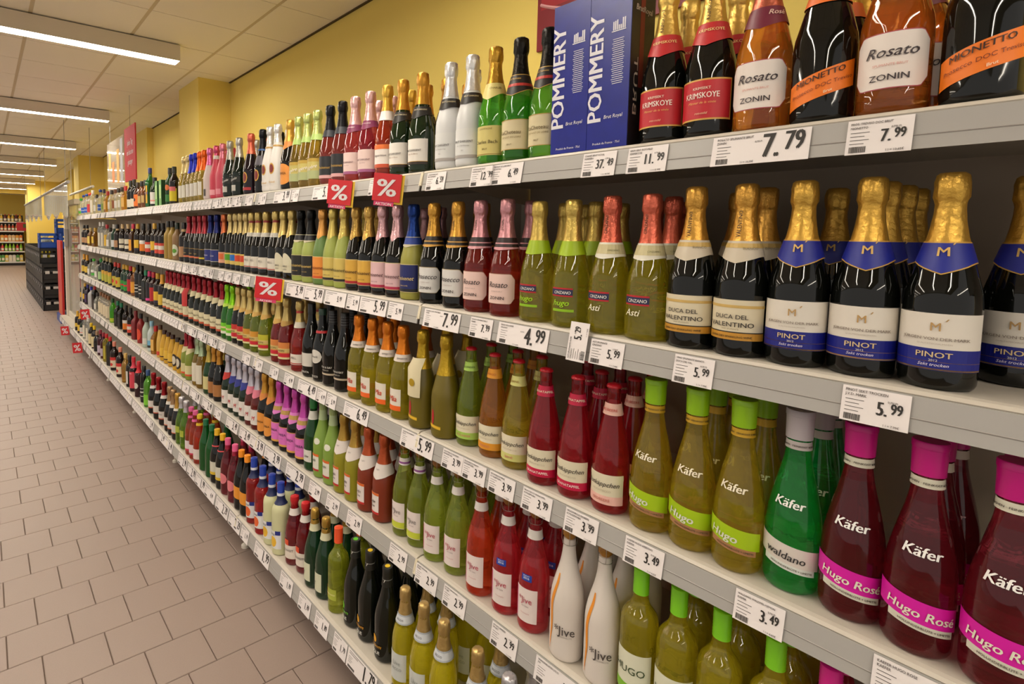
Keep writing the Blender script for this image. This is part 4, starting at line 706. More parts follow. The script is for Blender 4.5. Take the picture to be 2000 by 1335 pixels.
BOT = [l.split(',') for l in 'mio,0.125,1.070,1,0;ros,0.218,1.070,1,0;mio,0.305,1.070,1,0;ros,0.392,1.070,1,0;kri,0.480,1.070,1,0;kri,0.567,1.070,1,0;box,0.668,1.075,1,0;box,0.763,1.075,1,0;lac,0.853,1.070,1,0;lac,0.940,1.070,1,0;cba,1.026,1.070,1,0;bdw,1.112,1.070,1,0;bdw,1.199,1.070,1,0;bdg,1.328,1.070,1,0;bdg,1.427,1.070,1,0;ors,1.513,1.070,1,0;bdr,1.614,1.070,1,0;bdr,1.711,1.070,1,0;fbr,1.801,1.070,1,0;fbr,1.893,1.070,1,0;leg,1.995,1.070,1,0;leg,2.078,1.070,1,0;leg,2.161,1.070,1,0;zao,2.246,1.070,1,0;mzw,2.371,1.070,1,0;mzw,2.454,1.070,1,0;mzb,2.542,1.070,1,0;mzr,2.689,1.070,1,0;hen,2.850,1.070,1,0;hen,2.986,1.070,1,0;pkp,3.100,1.070,1,0;pkf,3.203,1.070,1,0;pkw,3.320,1.070,1,0;orc,3.427,1.070,1,0;orc,3.510,1.070,1,0;blc,3.593,1.070,1,0;blc,3.676,1.070,1,0;gdc,3.759,1.070,1,0;gdc,3.845,1.070,1,0;sYel,4.094,1.070,1,0;sGrn,4.202,1.070,1,0;gbx,4.357,1.070,1,0;gbx,4.476,1.070,1,0;sWht,4.650,1.070,1,0;sJag,4.800,1.070,1,0;sDrk,4.959,1.070,1,0;sDrk,5.089,1.070,1,0;sOrn,5.245,1.070,1,0;sBlk,5.388,1.070,1,0;sBlk,5.539,1.070,1,0;sAmb,5.767,1.070,1,0;sClr,5.936,1.070,1,0;sClr,6.115,1.070,1,0;sBrn,6.275,1.070,1,0;sClr,6.472,1.070,1,0;sAmb,6.712,1.070,1,0;sClg,6.934,1.070,1,0;sClb,7.170,1.070,1,0;sClr,7.421,1.070,1,0;sClw,7.728,1.070,1,0;sClrd,7.973,1.070,1,0;sClb,8.233,1.070,1,0;sClb,8.509,1.070,1,0;sClgn,8.753,1.070,1,0;pin,0.077,1.190,2,0;pin,0.145,1.074,2,0;pin,0.232,1.074,2,0;pin,0.318,1.066,2,0;val,0.404,1.064,2,0;val,0.491,1.064,2,0;ast,0.578,1.065,2,0;ast,0.667,1.065,2,0;hug,0.765,1.065,2,0;hug,0.862,1.065,2,0;roz,0.965,1.064,2,0;roz,1.062,1.064,2,0;pro,1.151,1.064,2,0;pro,1.264,1.070,2,0;frb,1.364,1.070,2,0;frp,1.448,1.070,2,0;frp,1.532,1.070,2,0;fry,1.616,1.070,2,0;fry,1.700,1.070,2,0;frg,1.784,1.070,2,0;frg,1.868,1.070,2,0;fro,1.952,1.070,2,0;frk,2.049,1.070,2,0;frk,2.142,1.070,2,0;sai,2.229,1.070,2,0;sai,2.313,1.070,2,0;kel,2.397,1.070,2,0;kel,2.505,1.070,2,0;kel,2.601,1.070,2,0;kel,2.685,1.070,2,0;smr,2.761,1.070,2,0;smr,2.834,1.070,2,0;smb,2.905,1.070,2,0;smg,2.986,1.070,2,0;smo,3.088,1.070,2,0;blu,3.208,1.070,2,0;blu,3.317,1.070,2,0;rdy,3.423,1.070,2,0;rdf,3.523,1.070,2,0;rdf,3.629,1.070,2,0;rdf,3.751,1.070,2,0;sDrk2,3.880,1.070,2,0;sCrm,4.041,1.070,2,0;sGld,4.160,1.070,2,0;sGld,4.271,1.070,2,0;sDrkR,4.431,1.070,2,0;sDrkR,4.554,1.070,2,0;sDrkY,4.683,1.070,2,0;sDrkR,4.870,1.070,2,0;sDrkO,5.071,1.070,2,0;sDrkY,5.286,1.070,2,0;sOrn2,5.474,1.070,2,0;sCrm2,5.697,1.070,2,0;sCrm2,5.961,1.070,2,0;sDrk2,6.220,1.070,2,0;sGrw,6.385,1.070,2,0;sClr,6.618,1.070,2,0;sClY,6.802,1.070,2,0;sClw,7.030,1.070,2,0;sClw,7.236,1.070,2,0;sAmb2,7.604,1.070,2,0;sYel2,7.965,1.070,2,0;sDrk2,8.268,1.070,2,0;sDrk2,8.544,1.070,2,0;khr,0.057,1.070,3,0;khr,0.144,1.076,3,0;khr,0.226,1.086,3,0;wal,0.309,1.089,3,0;khu,0.391,1.075,3,0;khu,0.474,1.077,3,0;khu,0.558,1.076,3,0;rst,0.650,1.073,3,0;rgr,0.738,1.068,3,0;rgr,0.826,1.064,3,0;rbi,0.925,1.079,3,0;ror,1.013,1.083,3,0;rgn,1.109,1.087,3,0;gfr,1.194,1.067,3,0;gft,1.299,1.064,3,0;mia,1.401,1.064,3,0;mia,1.487,1.064,3,0;mia,1.578,1.064,3,0;mia,1.668,1.064,3,0;nra,1.778,1.070,3,0;nra,1.868,1.070,3,0;blo,1.951,1.070,3,0;blw,2.044,1.070,3,0;ker,2.153,1.070,3,0;ald4,2.281,1.070,3,0;ald4,2.364,1.070,3,0;ald3,2.510,1.070,3,0;ald2,2.617,1.070,3,0;ald2,2.710,1.070,3,0;ald1,2.793,1.070,3,0;ald1,2.876,1.070,3,0;grn,2.959,1.070,3,0;grn,3.042,1.070,3,0;rdk,3.125,1.070,3,0;rdk,3.231,1.070,3,0;rdk,3.342,1.070,3,0;rdk,3.440,1.070,3,0;rdk,3.552,1.070,3,0;rdk,3.659,1.070,3,0;rdp,3.783,1.070,3,0;rdk,3.890,1.070,3,0;rdk,4.002,1.070,3,0;rdk,4.106,1.070,3,0;rdk,4.214,1.070,3,0;rdk,4.313,1.070,3,0;sYel3,4.476,1.070,3,0;sDrkY,4.617,1.070,3,0;sRed,4.749,1.070,3,0;sDrkP,4.888,1.070,3,0;sDrkG,5.014,1.070,3,0;sDrkW,5.166,1.070,3,0;sDrkW,5.326,1.070,3,0;sOrn3,5.473,1.070,3,0;sRed,5.628,1.070,3,0;sGrR,5.789,1.070,3,0;sGrR,5.935,1.070,3,0;sFru,6.192,1.070,3,0;sFru,6.383,1.070,3,0;sGrY,6.645,1.070,3,0;sGrY,6.862,1.070,3,0;sGrY,7.059,1.070,3,0;sGrL,7.265,1.070,3,0;sClr,7.483,1.070,3,0;sClgn,7.792,1.070,3,0;sClr,8.039,1.070,3,0;sYel3,8.346,1.070,3,0;sYel3,8.626,1.070,3,0;pkh,0.158,1.070,4,0;pkh,0.237,1.070,4,0;hgs,0.316,1.070,4,0;hgs,0.405,1.070,4,0;hgs,0.486,1.070,4,0;hgs,0.566,1.070,4,0;jwh,0.652,1.070,4,0;jwh,0.744,1.066,4,0;jrs,0.853,1.076,4,0;jrs,0.940,1.072,4,0;jor,1.036,1.068,4,0;jgr,1.143,1.079,4,0;jgr,1.232,1.073,4,0;jgl,1.323,1.078,4,0;jgl,1.402,1.077,4,0;lro,1.512,1.072,4,0;lro,1.606,1.070,4,0;lgo,1.696,1.070,4,0;lgo,1.779,1.070,4,0;lgr,1.862,1.070,4,0;lgr,1.945,1.070,4,0;jul,2.028,1.070,4,0;zap,2.111,1.070,4,0;zap,2.194,1.070,4,0;zap,2.277,1.070,4,0;zap,2.360,1.070,4,0;zao4,2.446,1.070,4,0;zao4,2.529,1.070,4,0;wfp,2.616,1.070,4,0;wfp,2.699,1.070,4,0;wfb,2.782,1.070,4,0;wfb,2.865,1.070,4,0;wfb,2.948,1.070,4,0;wfr,3.046,1.070,4,0;gbr,3.192,1.070,4,0;gbr,3.283,1.070,4,0;gye,3.378,1.070,4,0;ambw,3.518,1.070,4,0;ambw,3.603,1.070,4,0;rkg,3.758,1.070,4,0;rkg,3.852,1.070,4,0;eggd,3.975,1.070,4,0;eggd,4.078,1.070,4,0;egg,4.213,1.070,4,0;egg,4.327,1.070,4,0;egg,4.445,1.070,4,0;eggs,4.569,1.070,4,0;sAmb,4.715,1.070,4,0;sLbl,4.852,1.070,4,0;sGwh,5.033,1.070,4,0;sRed2,5.245,1.070,4,0;sRedm,5.452,1.070,4,0;sDrkR,5.673,1.070,4,0;sDrkO,5.885,1.070,4,0;sDrkG,6.111,1.070,4,0;sDrkG,6.298,1.070,4,0;sGrb,6.583,1.070,4,0;sClc,6.827,1.070,4,0;sClc,6.988,1.070,4,0;sClc,7.156,1.070,4,0;sClc,7.331,1.070,4,0;sClr,7.590,1.070,4,0;sBlkt,7.784,1.070,4,0;sGwt,8.072,1.070,4,0;sPur,8.380,1.070,4,0;sDrkY,8.613,1.070,4,0;sDrkY,8.858,1.070,4,0;slv,0.829,0.965,5,0;yel,0.936,0.965,5,0;yel,1.067,0.965,5,0;yel,1.155,0.965,5,0;yel,1.244,0.965,5,0;fzo,1.362,0.983,5,0;fzo,1.468,0.987,5,0;fzg,1.555,0.984,5,0;lem,1.653,0.973,5,0;grl,1.746,0.974,5,0;grl,1.830,0.972,5,0;quv,1.933,0.985,5,0;quv,2.010,0.974,5,0;swh,2.108,0.958,5,0;swh,2.203,0.960,5,0;srd,2.306,0.961,5,0;srd,2.418,0.965,5,0;ocp,2.500,0.965,5,0;ocp,2.577,0.965,5,0;pkc,2.665,0.965,5,0;pkc,2.769,0.965,5,0;ycp,2.847,0.965,5,0;ycp,2.936,0.965,5,0;gcp,3.021,0.965,5,0;gcp,3.129,0.965,5,0;fzs,3.241,0.965,5,0;fzp,3.324,0.965,5,0;fzp,3.407,0.965,5,0;gcl,3.512,0.965,5,0;gcl,3.613,0.965,5,0;bwl,3.708,0.965,5,0;bwg,3.806,0.965,5,0;bwg,3.896,0.965,5,0;rfb,4.044,0.965,5,0;rfb,4.201,0.965,5,0;rfb,4.353,0.965,5,0;sLime,4.532,0.965,5,0;sDrkW,4.669,0.965,5,0;sDrkR2,4.851,0.965,5,0;sPkl,5.046,0.965,5,0;sBlk5,5.211,0.965,5,0;sAmb5,5.386,0.965,5,0;sVer,5.619,0.965,5,0;sVer,5.923,0.965,5,0;sBlkt,6.141,0.965,5,0;sYelt,6.345,0.965,5,0;sRedw,6.529,0.965,5,0;sRedw,6.722,0.965,5,0;sBlkr,6.961,0.965,5,0;sCrt,7.141,0.965,5,0;sCrt,7.368,0.965,5,0;sClw,7.609,0.965,5,0;sClw,7.864,0.965,5,0;sWht,8.088,0.965,5,0;sYel3,8.325,0.965,5,0;sBlkg,8.574,0.965,5,0;mio,0.122,1.167,1,1;mio,0.129,1.262,1,2;ros,0.212,1.164,1,1;ros,0.217,1.257,1,2;mio,0.308,1.165,1,1;mio,0.306,1.257,1,2;kri,0.478,1.168,1,1;kri,0.485,1.259,1,2;kri,0.571,1.167,1,1;lac,0.852,1.166,1,1;cba,1.027,1.168,1,1;bdw,1.199,1.164,1,1;bdw,1.202,1.261,1,2;bdg,1.327,1.167,1,1;bdg,1.329,1.258,1,2;bdg,1.422,1.166,1,1;ors,1.509,1.165,1,1;bdr,1.617,1.167,1,1;bdr,1.706,1.167,1,1;zao,2.251,1.164,1,1;mzw,2.373,1.163,1,1;mzw,2.458,1.165,1,1;mzb,2.546,1.163,1,1;mzr,2.694,1.164,1,1;hen,2.850,1.162,1,1;pkf,3.208,1.164,1,1;pkw,3.315,1.163,1,1;orc,3.431,1.165,1,1;gdc,3.755,1.163,1,1;gdc,3.841,1.160,1,1;sYel,4.094,1.150,1,1;pin,0.083,1.287,2,1;pin,0.072,1.377,2,2;pin,0.234,1.168,2,1;pin,0.230,1.265,2,2;pin,0.229,1.355,2,3;pin,0.323,1.258,2,2;val,0.407,1.164,2,1;val,0.401,1.345,2,3;val,0.491,1.254,2,2;val,0.491,1.350,2,3;ast,0.583,1.162,2,1;ast,0.583,1.257,2,2;ast,0.672,1.256,2,2;ast,0.661,1.355,2,3;hug,0.770,1.160,2,1;hug,0.760,1.256,2,2;hug,0.858,1.161,2,1;hug,0.863,1.258,2,2;roz,0.967,1.160,2,1;roz,1.058,1.163,2,1;pro,1.145,1.161,2,1;pro,1.266,1.164,2,1;pro,1.266,1.260,2,2;frb,1.363,1.161,2,1;frb,1.359,1.255,2,2;frp,1.445,1.257,2,2;frp,1.533,1.255,2,2;fry,1.697,1.161,2,1;fry,1.699,1.257,2,2;frg,1.783,1.164,2,1;frg,1.788,1.253,2,2;fro,1.951,1.165,2,1;frk,2.052,1.163,2,1;sai,2.234,1.166,2,1;kel,2.400,1.161,2,1;kel,2.504,1.165,2,1;kel,2.598,1.163,2,1;kel,2.688,1.165,2,1;smr,2.766,1.147,2,1;smg,2.986,1.147,2,1;blu,3.319,1.163,2,1;rdy,3.418,1.166,2,1;rdf,3.525,1.163,2,1;rdf,3.633,1.163,2,1;rdf,3.753,1.163,2,1;sCrm,4.037,1.146,2,1;khr,0.057,1.161,3,1;khr,0.057,1.255,3,2;khr,0.147,1.169,3,1;khr,0.141,1.260,3,2;wal,0.304,1.183,3,1;wal,0.312,1.272,3,2;khu,0.389,1.170,3,1;khu,0.480,1.173,3,1;khu,0.470,1.257,3,2;rst,0.654,1.165,3,1;rst,0.655,1.247,3,2;rgr,0.735,1.158,3,1;rgr,0.737,1.242,3,2;rgr,0.827,1.237,3,2;rbi,0.923,1.169,3,1;ror,1.009,1.171,3,1;ror,1.018,1.255,3,2;rgn,1.115,1.175,3,1;rgn,1.108,1.263,3,2;gft,1.297,1.161,3,1;gft,1.299,1.252,3,2;mia,1.403,1.162,3,1;mia,1.580,1.160,3,1;mia,1.669,1.163,3,1;nra,1.780,1.163,3,1;nra,1.867,1.162,3,1;blw,2.046,1.160,3,1;ker,2.147,1.161,3,1;ald4,2.281,1.162,3,1;ald2,2.622,1.163,3,1;ald2,2.711,1.162,3,1;ald1,2.872,1.163,3,1;grn,2.964,1.165,3,1;rdk,3.124,1.164,3,1;rdk,3.226,1.164,3,1;rdk,3.337,1.163,3,1;rdk,3.435,1.162,3,1;rdk,3.663,1.161,3,1;rdp,3.783,1.160,3,1;rdk,3.895,1.163,3,1;rdk,3.998,1.163,3,1;rdk,4.107,1.165,3,1;pkh,0.159,1.158,4,1;pkh,0.155,1.245,4,2;pkh,0.241,1.158,4,1;hgs,0.321,1.158,4,1;hgs,0.315,1.245,4,2;hgs,0.405,1.159,4,1;hgs,0.409,1.242,4,2;hgs,0.492,1.159,4,1;hgs,0.489,1.244,4,2;jwh,0.653,1.157,4,1;jwh,0.649,1.243,4,2;jwh,0.739,1.153,4,1;jwh,0.746,1.243,4,2;jrs,0.856,1.166,4,1;jrs,0.940,1.158,4,1;jrs,0.937,1.247,4,2;jor,1.041,1.156,4,1;jor,1.042,1.244,4,2;jgr,1.142,1.167,4,1;jgr,1.145,1.255,4,2;jgr,1.237,1.159,4,1;jgl,1.328,1.165,4,1;jgl,1.317,1.255,4,2;lro,1.514,1.165,4,1;lro,1.606,1.160,4,1;lgo,1.693,1.163,4,1;lgo,1.783,1.161,4,1;jul,2.032,1.163,4,1;zap,2.195,1.160,4,1;zao4,2.448,1.162,4,1;wfp,2.619,1.161,4,1;wfb,2.782,1.164,4,1;wfb,2.945,1.161,4,1;wfr,3.049,1.165,4,1;gbr,3.190,1.164,4,1;gbr,3.279,1.163,4,1;gye,3.381,1.161,4,1;ambw,3.518,1.161,4,1;ambw,3.603,1.164,4,1;rkg,3.852,1.164,4,1;slv,0.827,1.053,5,1;yel,0.936,1.053,5,1;yel,1.062,1.141,5,2;yel,1.157,1.056,5,1;yel,1.150,1.138,5,2;yel,1.243,1.052,5,1;yel,1.248,1.139,5,2;fzo,1.363,1.068,5,1;fzo,1.362,1.153,5,2;fzo,1.466,1.075,5,1;fzg,1.554,1.069,5,1;lem,1.647,1.063,5,1;grl,1.742,1.061,5,1;grl,1.834,1.061,5,1;quv,2.014,1.060,5,1;swh,2.111,1.042,5,1;swh,2.205,1.047,5,1;srd,2.311,1.045,5,1;srd,2.412,1.051,5,1;ocp,2.499,1.054,5,1;pkc,2.666,1.051,5,1;pkc,2.771,1.049,5,1;gcp,3.027,1.051,5,1;fzs,3.237,1.055,5,1;fzp,3.404,1.057,5,1;gcl,3.517,1.052,5,1;gcl,3.615,1.051,5,1'.split(';')]
BOT = [(c, float(y), float(x), int(s), int(k)) for c, y, x, s, k in BOT]
def gift_box(c, x, y, z):
    r = empty('gift_box', (x, y, z)); W, D, H = .088, .094, .325
    if c == 'box':
        blue = paint('#0b1c86', .3, 0, .08, 25, .35); blk = paint('#15131a', .4)
        wv = paint('#e4e2ea', .5)
        link('carton', MB().box((-W/2, -D/2, 0), (W/2, D/2, H)).mesh('carton', blue), r)
        link('side_panel', MB().box((-W/2+.001, -D/2-.0008, .001), (W/2-.001, -D/2-.0002, H-.001)).mesh('side_panel', blk), r)
        fr = empty('front_print'); fr.parent = r
        mb = MB(); v, f = text2d('POMMERY', .047, .02, 1.03, 0)
        mb.add([(-W/2-.0008-dd, .014+yy, .165+xx) for xx, yy, dd in v], f); 
        o = bpy.data.objects.new('lettering', mb.mesh('lettering', wv)); COL.objects.link(o); o.parent = r
        bpy.data.objects.remove(fr)
        # after the vertical word: emblem, small print, script name
        mb = MB(); v, f = text2d('Brut Royal', .0105, .012, .95, .15); mb.add([(-W/2-.0008-dd, -.014-xx, .06+yy) for xx, yy, dd in v], f)
        v, f = text2d('Produit de France · 75cl', .0065, .008); mb.add([(-W/2-.0008-dd, -xx, .008+yy) for xx, yy, dd in v], f)
        link('lettering', mb.mesh('lettering', wv), r)
        mb = MB()
        for i in range(22):
            l_ = .011+.003*((i*7) % 5)/4; mb.box((-W/2-.0008, -.02-l_, .128+i*.0042), (-W/2-.0004, -.02+l_, .1292+i*.0042))
        link('small_print', mb.mesh('small_print', wv), r)
        mb = MB(); rr = random.Random(2)
        for i in range(7): mb.box((-W/2-.0008, -.035+i*.0042, .235), (-W/2-.0004, -.0322+i*.0042, .243+.014*rr.random()))
        mb.box((-W/2-.0008, -.036, .232), (-W/2-.0004, -.004, .234)); link('emblem', mb.mesh('emblem', wv), r)
        mb = MB(); v, f = text2d('BrutRoyal', .017, .01, .9, .15); mb.add([(xx, -D/2-.0014-dd, .27+yy) for xx, yy, dd in v], f)
        v, f = text2d('BRUT', .04, .0, 1.2, 0); mb.add([(-.03+yy*.5, -D/2-.0014, .12+xx*.0+.0+xx) for xx, yy, dd in v], [q[::-1] for q in f])
        link('side_lettering', mb.mesh('side_lettering', paint('#c8b8a8', .5)), r)
        link('side_ribbon', MB().box((-.012, -D/2-.0012, .12), (.004, -D/2-.0006, H-.001)).mesh('side_ribbon', paint('#7c2420', .5)), r)
    else:
        link('carton', MB().box((-.034, -.036, 0), (.034, .036, .185)).mesh('carton', paint('#5c9a44', .45)), r)
        link('side_panel', MB().box((-.033, -.0368, .002), (.033, -.0362, .183)).mesh('side_panel', paint('#16401c', .45)), r)
        link('print', MB().prism([(-.0346, .05), (-.0342, .05), (-.0342, .15), (-.0346, .15)], -.02, .012).mesh('print', paint('#b8d08c', .5)), r)
    return r
from collections import defaultdict
runs = defaultdict(list)
for b in BOT: runs[(b[0], b[3], b[4])].append(b)
for k in runs: runs[k].sort(key=lambda b: b[1])
fronts = defaultdict(list)
for b in BOT:
    if b[4] == 0: fronts[b[3]].append(b)
for s in fronts: fronts[s].sort(key=lambda b: -b[1])
def trim_words(t, n):
    ws = t.split()
    return ' '.join(ws[:n]).rstrip(',')
rr = random.Random(11)
rowname = ['', ' second row', ' third row', ' fourth row']
for b in BOT:
    c, y, x, s, k = b
    z = SH[s-1]+.0066
    sw = shelf_words[s-1]
    if c in ('box', 'gbx'):
        o = gift_box(c, x, y, z)
        i = runs[(c, s, k)].index(b)
        lab = ('blue foil champagne gift carton lettered upright, %s of two on the top shelf' if c == 'box' else 'small green liqueur carton on the top shelf, %s of two') % ('nearer' if i == 0 else 'farther')
        tag(o, lab, 'carton', 'gift cartons on the top shelf'); continue
    p = PROD[c]
    lod = 0 if (y < 1.75 and k == 0) else (1 if y < 4.2 else 2)
    body, kids = build(c, lod)
    o = link(p['name'], body, None, (x, y, z))
    t = .22*min(1, y/2.0)+.05+rr.uniform(-.1, .1)
    if y > 4: t += .12
    o.rotation_euler.z = t
    for nm, me, ch in kids:
        q = link(nm, me, o)
        if k == 0 or y < 1.5:
            for n2, m2 in ch: link(n2, m2, q)
        else:
            for n2, m2 in ch:
                if n2 != 'lettering': link(n2, m2, q)
    run = runs[(c, s, k)]; n = len(run); i = run.index(b)
    if c[0] == 's' and c[1].isupper() and k == 0:
        j = fronts[s].index(b)
        lab = '%s, %s shelf, %s bottle from the far end' % (trim_words(p['desc'], 8), sw, ORD[j])
    elif n == 1: lab = '%s, %s shelf%s' % (trim_words(p['desc'], 9), sw, rowname[k] if k else ' front row')
    else:
        if k == 0: lab = '%s, %s shelf, %s of %s from near end' % (trim_words(p['desc'], 8), sw, ORD[i], NUM[n-1])
        else: lab = '%s, %s shelf%s, %s of %s from near end' % (trim_words(p['desc'], 6), sw, rowname[k], ORD[i], NUM[n-1])
    tag(o, lab, 'bottle', '%s bottles on the %s shelf' % ('spirits' if c[0] == 's' and c[1].isupper() else 'wine', sw))
